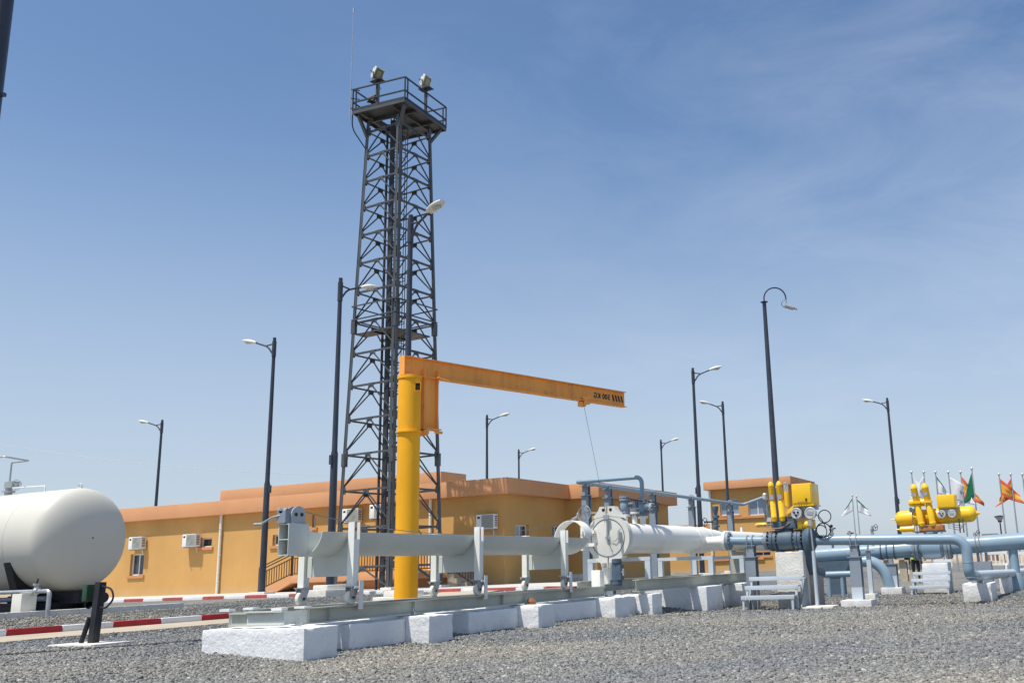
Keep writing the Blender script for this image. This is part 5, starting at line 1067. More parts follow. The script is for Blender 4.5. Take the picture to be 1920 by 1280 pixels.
# camera mast
p = at(1466,1070,d=36); zg = g(p.x,p.y); t = thing('camera_mast', 'tall dark mast with a curved top carrying a surveillance camera', 'camera mast', (p.x,p.y,zg))
q = ray(1430,566); ztop = CH+q.z*(p.to_2d().length/q.to_2d().length); p = Vector((p.x,p.y,zg)); tp = Vector((p.x,p.y,ztop))
mb = MB(); mb.lathe(p,(0,0,1),[(0,0.17),(3.6,0.14),(3.65,0.12),(ztop-zg-0.05,0.075),(ztop-zg-0.02,0.14),(ztop-zg,0.15),(ztop-zg+0.01,0.06)],16); build('pole', mb, MT['pole'], t)
rd = Vector((RT.x,RT.y,0)).normalized(); arc = [tp]+[tp+Vector((0,0,0.12))+rd*(0.43-0.43*math.cos(R_(a)))+Vector((0,0,0.44*math.sin(R_(a)))) for a in range(0,181,12)]; e_ = arc[-1]; arc += [e_-Vector((0,0,0.12))]
mb = MB(); mb.tube(arc, 0.028, 8); build('gooseneck', mb, MT['pole'], t)
mb = MB(); c = e_-Vector((0,0,0.30)); mb.cyl(e_-Vector((0,0,0.05)), c, 0.03, n=8); mb.cyl(c-rd*0.06, c+rd*0.28-Vector((0,0,0.12)), 0.09, n=14); mb.cyl(c+rd*0.28-Vector((0,0,0.12)), c+rd*0.42-Vector((0,0,0.16)), 0.045, n=10); cm = build('security_camera', mb, MT['galv'], t)
mb = MB(); mb.tube([e_-Vector((0,0,0.05)), e_-rd*0.15-Vector((0,0,0.12)), e_-rd*0.2-Vector((0,0,0.28)), e_-rd*0.08-Vector((0,0,0.38)), c], 0.012, 6, 0.1); build('cable', mb, MT['pole'], cm)
# near pole cut by the left edge
p = at(-8,100,d=14); zg = g(p.x,p.y); t = thing('tall_pole', 'close dark pole cut off by the top left edge of the photo', 'pole', (p.x,p.y,zg)); mb = MB(); mb.cyl((p.x,p.y,zg),(p.x,p.y,16),0.16,0.13,n=20); build('shaft', mb, MT['pole'], t)
q = at(4,181,d=13.9); mb = MB(); mb.bar((p.x,p.y,q.z), Vector((p.x,p.y,q.z))+rd*0.21, 0.05, 0.05); build('bracket', mb, MT['pole'], t)
# overhead wire
a, b = at(-60,822,d=110), at(640,890,d=110); mb = MB(); mb.tube([a.lerp(b,k/16)-Vector((0,0,0.9*4*(k/16)*(1-k/16))) for k in range(17)], 0.018, 5)
solo('overhead_wire', mb, MT['wire'], 'faint overhead wire sagging across the sky behind the tank and offices', 'wire', a)
# ------------------------------------------------------------------ offices
FU_, FV_ = 34.3, 21.5                                          # facade planes
GZ = 0.30
def facade(mb, axis_, plane, s0, s1, z0, z1, holes, depth, inward):
    """wall sheet with real openings and reveals. axis_ 'v': plane u=const, s along v; 'u': plane v=const, s along u"""
    P3 = (lambda s, z, d=0: (plane+d*inward, s, z)) if axis_ == 'v' else (lambda s, z, d=0: (s, plane+d*inward, z))
    ss = sorted({s0, s1, *[h[0] for h in holes], *[h[1] for h in holes]}); zs = sorted({z0, z1, *[h[2] for h in holes], *[h[3] for h in holes]})
    for a, b in zip(ss, ss[1:]):
        for c, d in zip(zs, zs[1:]):
            m_ = ((a+b)/2, (c+d)/2)
            if any(h[0] < m_[0] < h[1] and h[2] < m_[1] < h[3] for h in holes): continue
            mb.add([P3(a,c),P3(b,c),P3(b,d),P3(a,d)], [(0,1,2,3)])
    for h in holes:
        c = [(h[0],h[2]),(h[1],h[2]),(h[1],h[3]),(h[0],h[3])]
        for p, q in zip(c, c[1:]+c[:1]): mb.add([P3(*p),P3(*q),P3(*q,depth),P3(*p,depth)], [(0,1,2,3)])
def window(parent, axis_, plane, inward, h, depth, panes=2, label=None):
    s0, s1, z0, z1 = h
    def bx(mb, a, b, c, d, e, f):
        if axis_ == 'v': mb.box(min(plane+e*inward, plane+f*inward), max(plane+e*inward, plane+f*inward), a, b, c, d)
        else: mb.box(a, b, min(plane+e*inward, plane+f*inward), max(plane+e*inward, plane+f*inward), c, d)
    fw = 0.055; mb = MB()
    bx(mb, s0, s0+fw, z0, z1, depth-0.06, depth); bx(mb, s1-fw, s1, z0, z1, depth-0.06, depth); bx(mb, s0+fw, s1-fw, z0, z0+fw, depth-0.06, depth); bx(mb, s0+fw, s1-fw, z1-fw, z1, depth-0.06, depth)
    for k in range(1, panes): c = s0+(s1-s0)*k/panes; bx(mb, c-0.03, c+0.03, z0+fw, z1-fw, depth-0.055, depth-0.002)
    w_ = build('window', mb, MT['white'], parent)
    for k in range(panes):
        a = s0+fw+(s1-s0-2*fw)*k/panes; b = s0+fw+(s1-s0-2*fw)*(k+1)/panes; mb = MB(); bx(mb, a, b, z0+fw, z1-fw, depth-0.025, depth-0.018); build('pane', mb, MT['glass_sky'] if (k == 0 and axis_ == 'u') or plane > 60 and z0 > 3 else MT['glass'], w_)
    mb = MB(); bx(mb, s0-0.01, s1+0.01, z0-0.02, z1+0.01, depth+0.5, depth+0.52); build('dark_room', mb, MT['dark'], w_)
    mb = MB(); bx(mb, s0-0.12, s1+0.12, z0-0.13, z0-0.005, -0.07, 0.03); build('sill', mb, MT['trim'], w_)
    return w_
off = thing('office_building', 'long low orange office building with terracotta roof band, behind the lattice tower', 'building', (FU_+8, 34, GZ))
ZF0, ZF1 = at(943,925.7,u=FU_).z, at(943,896,u=FU_).z
VL, UB1 = 47.0, U(1117, FV_-1.5, 930)
UBe = U(1260, FV_-1.5, 940)
def pxA(x0, x1, y0, y1): a = at(x0,(y0+y1)/2,u=FU_); b = at(x1,(y0+y1)/2,u=FU_); m_ = (x0+x1)/2; return (b.y, a.y, at(m_,y1,u=FU_).z, at(m_,y0,u=FU_).z)
def pxB(x0, x1, y0, y1, v=FV_): m_ = (x0+x1)/2; a = at(x0,(y0+y1)/2,v=v); b = at(x1,(y0+y1)/2,v=v); return (a.x, b.x, at(m_,y1,v=v).z, at(m_,y0,v=v).z)
hA = [pxA(244,269,1038,1078), pxA(375,397,1008,1025), pxA(511,523,1002,1022), pxA(585,592,965,988)]
hB = [pxB(966,992,983,1006), pxB(1035,1056,985,1006), pxB(1081,1092,948,1060)]
mb = MB(); facade(mb, 'v', FU_, FV_, VL, GZ-0.4, ZF1-0.3, hA, 0.25, 1); facade(mb, 'u', FV_, FU_, UB1, GZ-0.4, ZF1-0.3, hB, 0.25, 1)
mb.box(FU_+0.8, UBe, VL-0.3, VL, GZ-0.4, ZF1-0.3)
build('wall', mb, MT['plaster'], off, fixn=False, smooth=0)
V2_ = FV_-1.5; mb = MB(); facade(mb, 'v', UB1, V2_, FV_, GZ-0.4, ZF1-0.3, [], 0.2, 1); facade(mb, 'u', V2_, UB1, UBe-0.6, GZ-0.4, ZF1-0.3, [pxB(1146,1152,930,1000,V2_)], 0.25, 1); mb.box(UBe-0.62, UBe-0.6, V2_, VL-0.3, GZ-0.4, ZF1-0.3)
build('wall', mb, MT['plaster'], off, fixn=False, smooth=0)
OV = 0.30; mb = MB()
mb.box(FU_-OV, FU_+0.3, FV_-OV, VL+OV, ZF0, ZF1); mb.box(FU_+0.3, UB1-0.002, FV_-OV, FV_+0.3, ZF0, ZF1); build('roof_band', mb, MT['fascia'], off, bevel=0.012)
mb = MB(); mb.box(UB1-OV, UBe, V2_-OV, FV_+0.5, ZF0, ZF1+0.02); build('roof_band', mb, MT['fascia'], off, bevel=0.012)
mb = MB(); mb.box(FU_+0.3, UBe-0.3, FV_+0.3, VL, ZF0+0.1, ZF1-0.25); build('roof', mb, MT['concrete'], off)
a, b = at(414,914,u=38.0), at(827,889,u=38.0); mb = MB(); zu = (a.z+b.z)/2
mb.box(38.0, U(874, b.y, 900), b.y, a.y, zu-0.55, zu); mb.box(38.35, U(874,b.y,900)-0.35, b.y+0.35, a.y-0.35, ZF1-0.26, zu-0.551); build('upper_roof', mb, MT['fascia'], off, bevel=0.01)
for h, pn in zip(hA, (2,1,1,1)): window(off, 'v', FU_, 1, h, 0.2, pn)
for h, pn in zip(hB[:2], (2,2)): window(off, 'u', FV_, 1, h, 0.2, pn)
h = hB[2]; mb = MB(); mb.box(h[0], h[1], FV_+0.18, FV_+0.24, h[2], h[3]); build('door', mb, MT['dark'], off)
for x0, x1, y0, y1 in ((410.5,416,967,1112),(803,810,930,1104)):
    a = at((x0+x1)/2, 1000, u=FU_-0.09); mb = MB(); mb.cyl((a.x,a.y,GZ),(a.x,a.y,ZF0),0.065,n=12)
    for z in (0.9,2.1,3.3): mb.torus((a.x,a.y,z),(0,0,1),0.072,0.012,12,5); mb.box(a.x,FU_,a.y-0.02,a.y+0.02,z-0.02,z+0.02)
    build('downpipe', mb, MT['nylon'], off)
# entrance porch with railings
porch = thing('entrance_porch', 'raised orange entrance landing with brown railings in front of the office wall', 'porch', (FU_-0.9, 28, GZ))
PU0 = FU_-1.8; pa, pb = at(545,1084,u=PU0), at(838,1080,u=PU0); zpt = at(640,1084,u=PU0).z; zpt = GZ+0.72
mb = MB(); mb.box(PU0, FU_-0.003, pb.y, pa.y, zpt-0.30, zpt); mb.box(PU0+0.5, FU_-0.003, pb.y+0.1, pa.y-0.3, GZ-0.3, zpt-0.301); build('landing', mb, MT['fascia'], porch, bevel=0.01)
mb = MB(); mb.prism([(PU0, pa.y, zpt), (PU0, pa.y+1.9, GZ+0.1), (PU0, pa.y+1.9, GZ-0.1), (PU0, pa.y+1.2, GZ-0.1), (PU0, pa.y, zpt-0.30)], (1.5,0,0)); build('ramp', mb, MT['fascia'], porch)
for k in range(4):
    mb = MB(); mb.box(PU0+0.02, FU_-0.3, pb.y-0.3*(k+1), pb.y-0.3*k-0.002, GZ-0.2, zpt-0.17*(k+1)); build('step', mb, MT['slab'], porch)
def rail_run(pts, name='railing'):
    mb = MB()
    for (a, za), (b, zb) in zip(pts, pts[1:]):
        A, B = Vector((PU0+0.06, a, za)), Vector((PU0+0.06, b, zb))
        for h_ in (1.0, 0.88, 0.72): mb.bar(A+Vector((0,0,h_)), B+Vector((0,0,h_)), 0.045, 0.04)
        mb.bar(A+Vector((0,0,0.08)), B+Vector((0,0,0.08)), 0.04, 0.04); mb.bar(A-Vector((0,0,0.15)), A+Vector((0,0,1.0)), 0.06, 0.06, up=(1,0,0)); mb.bar(B-Vector((0,0,0.15)), B+Vector((0,0,1.0)), 0.06, 0.06, up=(1,0,0))
        n = max(2, int((B-A).length/0.14))
        for k in range(1, n): p = A.lerp(B, k/n); mb.bar(p+Vector((0,0,0.08)), p+Vector((0,0,0.72)), 0.025, 0.025, up=(1,0,0))
    build(name, mb, MT['bronze'], porch)
rail_run([(pa.y, zpt), (pb.y, zpt)]); rail_run([(pa.y+1.8, GZ+0.12), (pa.y+0.03, zpt)]); rail_run([(pb.y-0.03, zpt), (pb.y-1.2, GZ+0.05)])
st = thing('side_steps', 'white concrete steps climbing to a door on the shaded office side', 'steps', (U(1080,FV_-0.6,1090), FV_-0.6, GZ))
for k in range(5):
    mb = MB(); x = U(1076, FV_-0.6, 1090)+0.32*k; mb.box(x, x+2.6-0.32*k, FV_-1.3, FV_-0.003, GZ-0.2+(0.17*k if k else 0), GZ+0.17*(k+1)-0.001); build('step', mb, MT['barewhite'], st)
# air conditioners
def ac_local(label, loc, rz):
    t = thing('air_conditioner', label, 'air conditioner', loc, 'white air conditioning units on the office walls', rz)
    mb = MB(); mb.box(-0.36,0.0-0.06,-0.42,0.42,-0.29,0.29); bd_ = build('casing', mb, MT['white'], t, world=False, bevel=0.012)
    mb = MB(); mb.box(-0.372,-0.361,-0.40,0.16,-0.26,0.26)
    for k in (0.05,0.1,0.15,0.2): mb.torus((-0.374,-0.12,0),(1,0,0),k,0.005,20,4)
    build('fan_grille', mb, MT['acfan'], bd_, world=False)
    mb = MB()
    for k in range(6): mb.box(-0.30,-0.12,-0.428,-0.421,-0.2+0.075*k,-0.165+0.075*k)
    build('side_vent', mb, MT['dark'], bd_, world=False)
    mb = MB(); mb.box(-0.366,-0.361,0.24,0.36,0.13,0.21); build('emblem', mb, MT['mark'], bd_, world=False)
    mb = MB()
    for y in (-0.3,0.3): mb.box(-0.40,0.0,y-0.02,y+0.02,-0.335,-0.295)
    mb.box(-0.05,-0.02,-0.31,0.31,-0.33,-0.30); build('bracket', mb, MT['galv'], t, world=False)
    mb = MB(); mb.tube([(-0.1,-0.2,-0.29),(-0.10,-0.25,-0.40),(-0.035,-0.22,-0.46),(-0.03,-0.22,-0.56)],0.018,6,0.05); build('drain_hose', mb, MT['nylon'], t, world=False)
    return t
acs = [((240,272),(1003,1032),'white air conditioner on the orange wall directly above the left window, nearest the tank'), ((341,374),(998,1027),'white air conditioner on the orange wall beside the small square window'),
       ((644,674),(952,980),'white air conditioner seen behind the left legs of the lattice tower'), ((699,722),(946,970),'white air conditioner half hidden behind the lattice tower cable duct'), ((894,930),(961,994),'white air conditioner on the orange wall near the office corner')]
ap = None
for (x0,x1),(y0,y1),l in acs:
    p = at((x0+x1)/2,(y0+y1)/2,u=FU_-0.25); p.x = FU_
    if ap is None: ap = ac_local(l, p, 0)
    else: dup(ap, p, l, 0)
# second building
B2U, GB = 68.0, 0.3
c0 = at(1474, 893, u=B2U); l0 = at(1331, 900, u=B2U); ztop = c0.z; VB0, VB1 = c0.y, l0.y; UBx = U(1517, VB0, 905)
b2 = thing('small_office', 'two-storey orange building behind the front yellow actuator', 'building', (B2U+3, (VB0+VB1)/2, GB))
def px2_(x0,x1,y0,y1): a = at(x0,y0,u=B2U); b = at(x1,y1,u=B2U); return (b.y, a.y, b.z, a.z)
h2 = [px2_(1349,1386,936,964), px2_(1402,1438,936,964), px2_(1374,1392,1034,1041), px2_(1415,1445,1034,1041)]
mb = MB(); facade(mb,'v',B2U,VB0,VB1,-0.3,ztop-0.4,h2,0.25,1); facade(mb,'u',VB0,B2U,UBx,-0.3,ztop-0.4,[],0.2,1); mb.box(B2U+0.6,UBx,VB1-0.02,VB1,-0.3,ztop-0.4); build('wall', mb, MT['plaster'], b2, fixn=False, smooth=0)
mb = MB(); zb_ = at(1400,914,u=B2U).z; mb.box(B2U-0.4,UBx+0.2,VB0-0.4,VB1+0.4,zb_,ztop); build('roof_band', mb, MT['fascia'], b2, bevel=0.015)
zs_ = at(1400,967,u=B2U).z; mb = MB(); mb.box(B2U-0.12,B2U-0.002,VB0,VB1,zs_-0.16,zs_-0.02); zs_ = at(1400,1045,u=B2U).z; mb.box(B2U-0.12,B2U-0.002,VB0+2,VB1,zs_-0.16,zs_-0.02); build('band_course', mb, MT['trim'], b2)
for h in h2: window(b2,'v',B2U,1,h,0.2,2)
p = at(1334,1000,u=B2U-0.1); mb = MB(); mb.cyl((p.x,p.y,0),(p.x,p.y,zb_),0.08,n=10); build('downpipe', mb, MT['nylon'], b2)
lw = thing('low_annex', 'low orange annex in the gap between the two orange buildings', 'building', (75, 27, GB))
a, b = at(1240,987,u=74), at(1345,979,u=74); mb = MB(); mb.box(74,80,b.y,a.y+2,-0.3,a.z-0.7); build('wall', mb, MT['plaster'], lw); mb = MB(); mb.box(73.6,80.3,b.y-0.3,a.y+2.3,a.z-0.699,a.z); build('roof_band', mb, MT['fascia'], lw)

# ------------------------------------------------------------------ storage tank
TKD = 2.42; tk = at(158, 1009, d=23.4); TX, TZ_ = tk.x, tk.z; TV0 = tk.y+0.2; R0 = TKD/2
zg = g(TX, TV0+2); t = thing('storage_tank', 'big white horizontal storage tank with a domed end at the left edge', 'tank', (TX, TV0+3, zg))
prof = [(-0.50,0.02)] + [(-0.50*math.cos(R_(a)), R0*math.sin(R_(a))**0.9) for a in range(8,90,6)] + [(0,R0),(0.02,R0),(0.95,R0),(0.955,R0+0.006),(0.975,R0+0.006),(0.98,R0),(9.5,R0),(9.9,R0*0.7),(10.0,0.02)]
mb = MB(); mb.lathe((TX,TV0,TZ_),(0,1,0),prof,64,caps=False); build('shell', mb, MT['tank'], t, smooth=30)
mb = MB(); mb.torus((TX,TV0+0.12,TZ_+R0+0.06),(1,0,0.0),0.06,0.018,14,6); mb.box(TX-0.02,TX+0.02,TV0+0.05,TV0+0.19,TZ_+R0-0.02,TZ_+R0+0.03); build('lifting_eye', mb, MT['tank'], t)
for y in (0.75, 6.5):
    mb = MB(); pts = [(TX+math.cos(R_(a))*(R0+0.003), TZ_+math.sin(R_(a))*(R0+0.003)) for a in range(205,336,10)]; base_ = [(TX+R0*0.62, zg+0.27),(TX-R0*0.62, zg+0.27)]
    mb.prism([(a,TV0+y,b) for a,b in pts+base_],(0,0.25,0)); build('saddle', mb, MT['black'], t)
mb = MB()
for x in (-0.75, 0.75): mb.ibeam((TX+x,TV0+0.25,zg+0.16),(TX+x,TV0+9,zg+0.16),0.26,0.2)
for y in (0.8,3.5,6.6): mb.box(TX-0.66,TX+0.66,TV0+y,TV0+y+0.2,zg+0.06,zg+0.26)
build('skid', mb, MT['black'], t)
mb = MB(); mb.cyl((TX-0.2,TV0+2,0.62),(TX-0.1,TV0-1.15,0.60),0.085,n=16); mb.cyl((TX-0.1,TV0-1.12,0.60),(TX-0.097,TV0-1.20,0.60),0.115,n=16); mb.cbox((TX-0.1,TV0-0.15,0.60),(0.24,0.7,0.22)); build('drain_pipe', mb, MT['black'], t)
mb = MB(); mb.cyl((TX-0.55,TV0+0.2,0.62),(TX-0.5,TV0+3.0,0.62),0.06,n=12); build('transfer_pipe', mb, MT['steel'], t)
p = at(15,918,u=TX+0.1); mb = MB(); z0 = TZ_+R0; yv = at(15,930,u=TX).y
mb.lathe((TX,yv,z0-0.03),(0,0,1),[(0,0.09),(0.10,0.09),(0.10,0.15),(0.14,0.15),(0.15,0.08),(0.30,0.08)],16); mb.cbox((TX,yv-0.1,z0+0.26),(0.2,0.3,0.16)); handwheel(mb,(TX-0.05,yv-0.35,z0+0.24),(1,0.3,0),0.13); build('top_valve', mb, MT['galv'], t)
zt_ = at(14,868,u=TX).z; zt2 = at(0,859,u=TX).z; mb = MB(); ye = at(54,864,u=TX).y
mb.tube([(TX,yv,z0+0.25),(TX,yv,zt_),(TX,ye,zt_+0.0),(TX-0.6,ye+0.02,zt_+0.05),(TX-0.9,yv+1.2,zt_+0.1)],0.022,8,0.05); build('vent_pipe', mb, MT['galv'], t)
mb = MB(); y2 = at(92,909,u=TX).y; mb.tube([(TX-0.1,yv-0.3,z0+0.16),(TX-0.1,y2,z0+0.13),(TX-0.1,y2-0.01,z0-0.02)],0.018,8,0.03); build('top_rail', mb, MT['white'], t)
# tank piping and pedestals on the front side
zgp = g(TX-1.6, TV0+1.0)
mb = MB(); a = at(-10,1109,u=TX-1.5); b = at(93,1109,u=TX-1.5); zz = (a.z+b.z)/2
mb.tube([(TX-1.5,a.y+1.5,zz),(TX-1.5,b.y,zz),(TX-1.5,b.y,zgp-0.05)],0.045,10,0.1); tpipe = solo('tank_pipe', mb, MT['galv'], 'thin grey pipe along the front of the white tank, turning down into gravel', 'pipe', (TX-1.5,b.y,zgp))
p = at(68,1101,u=TX-1.5); t2 = thing('tap', 'small grey tap on the thin pipe below the white tank', 'tap', p); mb = MB(); mb.ball((TX-1.5,p.y,zz),0.08); mb.lathe((TX-1.5,p.y,zz),(0,0,1),[(0,0.05),(0.12,0.04),(0.13,0.07),(0.17,0.07)],12); mb.cyl((TX-1.5,p.y+0.12,zz-0.05),(TX-1.5,p.y-0.1,zz+0.05),0.05); build('body', mb, MT['galv'], t2); mb = MB(); mb.bar((TX-1.5,p.y,zz+0.18),(TX-1.6,p.y-0.18,zz+0.26),0.03,0.03); build('handle', mb, MT['black'], t2)
a, b = at(20,1142,u=TX-1.7), at(37,1142,u=TX-1.7); zt_ = at(30,1113,u=TX-1.7).z; mb = MB(); mb.box(TX-1.7,TX-1.35,b.y-0.02,a.y,zgp-0.1,zt_); solo('pedestal_box', mb, MT['nylon'], 'cream box shaped pedestal under the thin pipe in front of the white tank', 'pedestal', (TX-1.5,(a.y+b.y)/2,zgp), bevel=0.01)
mb = MB(); bv = TV0-0.95; b0, b1 = at(-40,1150,v=bv), at(345,1130,v=bv); nb = 9
for k in range(nb):
    xa, xb = b0.x+(b1.x-b0.x)*k/nb, b0.x+(b1.x-b0.x)*(k+1)/nb; z = (b0.z+b1.z)/2; mb.box(xa, xb-0.006, bv, bv+0.22, g(xa,bv)-0.1, z)
solo('bund_kerb', mb, MT['barewhite'], 'low pale concrete edging on the gravel in front of the white tank', 'edging', (b0.x,bv,0.1), bevel=0.01)
# dark bollard post with junction box
p = at(174,1209,z=0.0); zg = g(p.x,p.y); zt_ = at(176,1091,u=p.x).z; t = thing('bollard_post', 'dark square post with a green junction box in front of the white tank', 'post', (p.x,p.y,zg))
mb = MB(); mb.bar((p.x,p.y,zg),(p.x+0.02,p.y-0.03,zt_),0.11,0.11,up=(1,0,0)); build('post', mb, MT['black'], t, bevel=0.006)
mb = MB(); mb.box(p.x-0.35,p.x+0.35,p.y-0.42,p.y+0.5,zg-0.15,zg+0.035); build('pad', mb, MT['barewhite'], t, bevel=0.012); BLOCKED.append((p.x-.35,p.x+.35,p.y-.42,p.y+.5))
mb = MB(); mb.cbox((p.x-0.02,p.y+0.16,zt_-0.15),(0.14,0.10,0.24)); build('junction_box', mb, MT['green'], t, bevel=0.008)
mb = MB(); mb.tube([(p.x-0.03,p.y+0.17,zt_-0.27),(p.x-0.05,p.y+0.2,zt_-0.33),(p.x-0.03,p.y+0.12,zt_-0.38),(p.x-0.03,p.y+0.05,zt_-0.34)],0.012,6,0.04); mb.tube([(p.x-0.02,p.y+0.09,zt_-0.5),(p.x-0.03,p.y+0.13,zg+0.25),(p.x-0.04,p.y+0.20,zg+0.04)],0.035,8,0.1)
mb.tube([(p.x,p.y-0.09,zt_-0.06),(p.x,p.y-0.3,zt_-0.1),(p.x,p.y-0.36,zt_-0.25),(p.x,p.y-0.2,zt_-0.38),(p.x,p.y-0.06,zt_-0.36)],0.014,6,0.1); build('conduit', mb, MT['black'], t)

# ------------------------------------------------------------------ flags and far right background
FD = 70
def flag(px, py, pal, label, fly=1.5, hoist=1.15, droop=55, yaw=-70, seed=0, d=FD):
    fly, hoist, droop = fly*1.2, hoist*1.2, droop-6
    tp = at(px, py, d=d); zg = g(tp.x,tp.y)-0.0; t = thing('flagpole', label, 'flag', (tp.x,tp.y,zg), 'flags flying on poles at the right')
    mb = MB(); mb.lathe((tp.x,tp.y,zg),(0,0,1),[(0,0.07),((tp.z-zg)*0.5,0.055),(tp.z-zg,0.04)],10); build('pole', mb, MT['galv'], t)
    mb = MB(); mb.ball((tp.x,tp.y,tp.z+0.05),0.10,n=10,m=6); build('finial', mb, MT['alu'], t)
    rn = random.Random(seed); nx, nz = 18, 12; mb = MB(); dr = R_(droop); dirv = Vector((math.cos(R_(yaw)), math.sin(R_(yaw)), 0)); nn = Vector((-dirv.y,dirv.x,0)); ph_ = rn.random()*6
    V = []
    for i in range(nx+1):
        s = i/nx
        for j in range(nz+1):
            h_ = j/nz; dd = dr*(0.75+0.25*(1-h_))
            p = Vector((tp.x,tp.y,tp.z-0.25-hoist*h_)) + dirv*(s*fly*math.cos(dd)+0.05) - Vector((0,0,s*fly*math.sin(dd)*(0.9-0.35*h_))) + nn*(0.16*math.sin(s*7+h_*2.5+ph_)*s) + dirv*(0.07*math.sin(h_*6+ph_)*s)
            V.append(p)
    mb.v = V; n1_ = nz+1
    for i in range(nx):
        for j in range(nz): mb.f.append([i*n1_+j,(i+1)*n1_+j,(i+1)*n1_+j+1,i*n1_+j+1]); mb.m.append(pal[1]((i+0.5)/nx,(j+0.5)/nz))
    c = build('cloth', mb, [MT[k] for k in pal[0]], t, smooth=80, fixn=True); sm = c.modifiers.new('Solidify','SOLIDIFY'); sm.thickness = 0.012
plain = (['fl_w','label','fl_g'], lambda s,h: 1 if (s-0.5)**2+(h-0.5)**2 < 0.006 else 0)
wgreen = (['fl_w','label','fl_g'], lambda s,h: 2 if h < 0.2 else (1 if (s-0.5)**2+(h-0.55)**2 < 0.006 else 0))
spain = (['fl_r','fl_y','fl_b'], lambda s,h: 1 if 0.27 < h < 0.73 and not (s-0.35)**2+(h-0.5)**2 < 0.012 else 0)
alg = (['fl_w','fl_g','fl_r'], lambda s,h: 2 if (0.05 < math.hypot((s-0.5)*1.5,h-0.5) < 0.17 and math.hypot((s-0.56)*1.5,h-0.5) > 0.13) else (1 if s < 0.5 else 0))
flag(1709,886,plain,'white flag at the left end of the flag row beside the lamp pole',1.3,1.1,64,-70,1)
flag(1732,886,plain,'white flag second from the left end of the flag row, blowing left',1.3,1.1,60,112,2)
flag(1754,886,wgreen,'narrow folded white flag above the yellow box of the tank actuator',1.2,1.0,71,-70,3)
flag(1778,886,plain,'full white flag spread to the right next to the orange flag',1.5,1.35,46,-68,4)
flag(1801,886,spain,'orange red flag in front of the tall green and white flag',1.6,1.2,64,-70,5)
flag(1822,879,alg,'tallest flag, green and white, drooping from its pole',2.0,1.4,74,112,6)
flag(1873,890,spain,'red and yellow flag drooping right, left of the last pair at the right edge',1.5,1.1,54,-70,7)
flag(1895,890,spain,'red and yellow flag folded to the left, second from the right edge',1.4,1.1,66,108,8)
flag(1917,890,spain,'red and yellow flag cut by the right edge of the photo',1.5,1.1,64,-70,9)
flag(1598,929,wgreen,'white flag with green top standing apart at the left, left one of that pair',1.2,1.0,62,110,10,d=95)
flag(1606,931,wgreen,'white flag with green top standing apart at the left, right one of that pair',1.2,1.0,56,-70,11,d=95)
def barrier(px0, px1, py0, py1, u_, label):
    a, b = at(px0,py1,u=u_), at(px1,py1,u=u_); zt_ = at((px0+px1)/2,py0,u=u_).z; zb_ = (a.z+b.z)/2; n = max(3,int(abs(a.y-b.y)/0.17)); t = thing('white_barrier', label, 'barrier', (u_,(a.y+b.y)/2,zb_))
    mb = MB(); mb.box(u_-0.03,u_+0.03,b.y,a.y,zt_-0.14,zt_); mb.box(u_-0.03,u_+0.03,b.y,a.y,zb_+0.22,zb_+0.30); frame_ = build('frame', mb, MT['white'], t)
    for k in range(n+1): mb = MB(); y = b.y+(a.y-b.y)*k/n; mb.box(u_-0.02,u_+0.02,y-0.03,y+0.03,zb_+0.301,zt_-0.141); build('slat', mb, MT['white'], t)
    for y in (b.y+0.1,a.y-0.1): mb = MB(); mb.box(u_-0.25,u_+0.25,y-0.05,y+0.05,min(zb_,g(u_,y))-0.1,zb_+0.219); build('foot', mb, MT['white'], t)
barrier(1846,1892,1033,1068,50,'white slatted barrier behind the thick pipe, left of the riser')
barrier(1902,1940,1033,1068,50,'white slatted barrier cut by the right edge')
barrier(1752,1786,1048,1072,56,'white slatted barrier behind the large valve')
p = at(1878,1004,d=75); zg = g(p.x,p.y); t = thing('yard_light', 'short black lantern post behind the pipes near the right edge', 'street lamp', (p.x,p.y,zg)); tz = at(1876,968,d=75).z
mb = MB(); mb.cyl((p.x,p.y,zg),(p.x,p.y,tz-0.3),0.07,0.05,n=10); mb.cbox((p.x,p.y,tz-0.35),(0.2,0.3,0.1)); build('post', mb, MT['pole'], t); mb = MB(); mb.lathe((p.x,p.y,tz-0.35),(0,0,1),[(0,0.1),(0.35,0.36)],4); h_ = build('lantern', mb, MT['lens'], t); mb = MB(); mb.lathe((p.x,p.y,tz-0.0),(0,0,1),[(0,0.40),(0.06,0.40),(0.12,0.1)],4); build('cap', mb, MT['pole'], h_)
def farbox(name, px0, px1, py0, u_, label, m, cat, dep=4):
    a, b = at(px0,py0,u=u_), at(px1,py0,u=u_); mb = MB(); mb.box(u_,u_+dep,b.y,a.y,-0.4,(a.z+b.z)/2-0.25); mb.box(u_-0.15,u_+dep+0.15,b.y-0.15,a.y+0.15,(a.z+b.z)/2-0.249,(a.z+b.z)/2); return solo(name, mb, MT[m], label, cat, (u_,(a.y+b.y)/2,g(u_,a.y)))
farbox('gatehouse', 1843, 1865, 1000, 130, 'small far brown hut on the horizon left of the black lantern', 'brownwall', 'hut')
farbox('boundary_wall', 1655, 1672, 1039, 48, 'beige stretch of concrete wall behind the main pipe, left one', 'slab', 'wall', 0.3)
farbox('boundary_wall', 1684, 1698, 1039, 48, 'beige stretch of concrete wall behind the main pipe, middle one', 'slab', 'wall', 0.3)
farbox('boundary_wall', 1702, 1727, 1041, 48, 'beige stretch of concrete wall behind the main pipe, right one beside the person', 'slab', 'wall', 0.3)
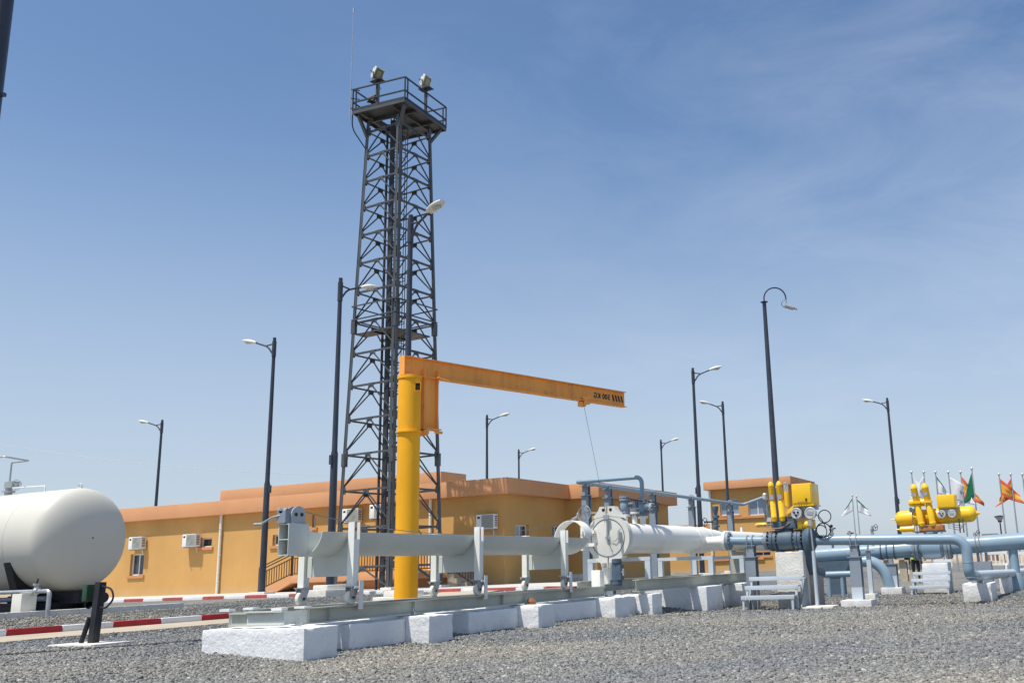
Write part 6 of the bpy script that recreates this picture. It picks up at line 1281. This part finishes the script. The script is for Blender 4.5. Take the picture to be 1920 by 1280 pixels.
def stripes(px0, px1, py0, u_, label):
    a, b = at(px0,py0,u=u_), at(px1,py0,u=u_); n = 6; t = thing('striped_barrier', label, 'barrier', (u_,(a.y+b.y)/2,g(u_,a.y))); zt_ = (a.z+b.z)/2; zb_ = g(u_,a.y)
    for k in range(n): y0, y1 = b.y+(a.y-b.y)*k/n, b.y+(a.y-b.y)*(k+1)/n; mb = MB(); mb.box(u_,u_+0.08,y0,y1-0.004,zt_-0.22,zt_); build('board', mb, MT['kred' if k%2 else 'kwhite'], t)
    for y in (b.y+0.05,a.y-0.05): mb = MB(); mb.box(u_+0.09,u_+0.15,y-0.04,y+0.04,zb_-0.1,zt_-0.02); build('post', mb, MT['white'], t)
stripes(1540,1556,1058,52,'red and white striped board seen left of the dark saddle column')
stripes(1574,1588,1060,52,'red and white striped board seen right of the dark saddle column')
# a white slab and odd blocks on the gravel behind the frame
for (x0,x1,y,h_,l) in ((1252,1300,1122,0.10,'flat broken white slab on the gravel below the launcher frame'),(1280,1318,1112,0.22,'square white block on the gravel below the launcher frame')):
    p = at((x0+x1)/2,y,z=-0.12); a, b = at(x0,y,u=p.x), at(x1,y,u=p.x); mb = MB(); mb.box(p.x,p.x+0.8,b.y,a.y,-0.35,g(p.x,p.y)+h_); solo('concrete_slab', mb, MT['barewhite'], l, 'concrete slab', (p.x,p.y,g(p.x,p.y)), bevel=0.03)

# ------------------------------------------------------------------ person behind the main pipe
def person(px, d):
    p = at(px, 1060, d=d); zg = g(p.x,p.y); t = thing('person', 'person in a lime safety vest and dark trousers standing behind the big valve', 'person', (p.x,p.y,zg))
    vs = [(0,0,0.98),(0,0,1.18),(0,0,1.40),(0,0,1.52),(0.01,0,1.60),(0.0,0,1.70),(0,0.10,0.93),(0.01,0.11,0.50),(0,0.11,0.08),(-0.13,0.12,0.03),(0,-0.10,0.93),(0.01,-0.11,0.50),(0,-0.11,0.08),(-0.13,-0.12,0.03),(0,0.19,1.42),(0.02,0.24,1.14),(-0.05,0.25,0.90),(-0.07,0.25,0.80),(0,-0.19,1.42),(0.02,-0.24,1.14),(-0.05,-0.25,0.90),(-0.07,-0.25,0.80)]
    es = [(0,1),(1,2),(2,3),(3,4),(4,5),(0,6),(6,7),(7,8),(8,9),(0,10),(10,11),(11,12),(12,13),(2,14),(14,15),(15,16),(16,17),(2,18),(18,19),(19,20),(20,21)]
    rs = [.15,.15,.16,.06,.085,.085,.10,.065,.045,.04,.10,.065,.045,.04,.065,.048,.036,.03,.065,.048,.036,.03]
    me = bpy.data.meshes.new('body'); me.from_pydata(vs, es, []); o = bpy.data.objects.new('body', me); COL.objects.link(o); o.parent = t
    md = o.modifiers.new('Skin','SKIN'); o.modifiers.new('Sub','SUBSURF').render_levels = 2
    for sv, r in zip(me.skin_vertices[0].data, rs): sv.radius = (r, r)
    me.skin_vertices[0].data[0].use_root = True; me.materials.append(MT['trouser'])
    mb = MB(); q = Vector((p.x,p.y,zg)); mb.lathe(q+Vector((0,0,1.0)),(0,0,1),[(0,0.19),(0.2,0.195),(0.42,0.215),(0.5,0.12)],20); build('vest', mb, MT['vest'], t)
    mb = MB(); mb.ball(q+Vector((0,0,1.66)),0.095,0.085,0.125); mb.ball(q+Vector((-0.095,0,1.65)),0.02); mb.ball(q+Vector((0,0.087,1.66)),0.02,0.012,0.03); mb.ball(q+Vector((0,-0.087,1.66)),0.02,0.012,0.03); build('head', mb, MT['skin'], t)
    mb = MB(); mb.ball(q+Vector((0.015,0,1.70)),0.098,0.092,0.10); build('hair', mb, MT['hair'], t)
person(1717, 42)
stones()
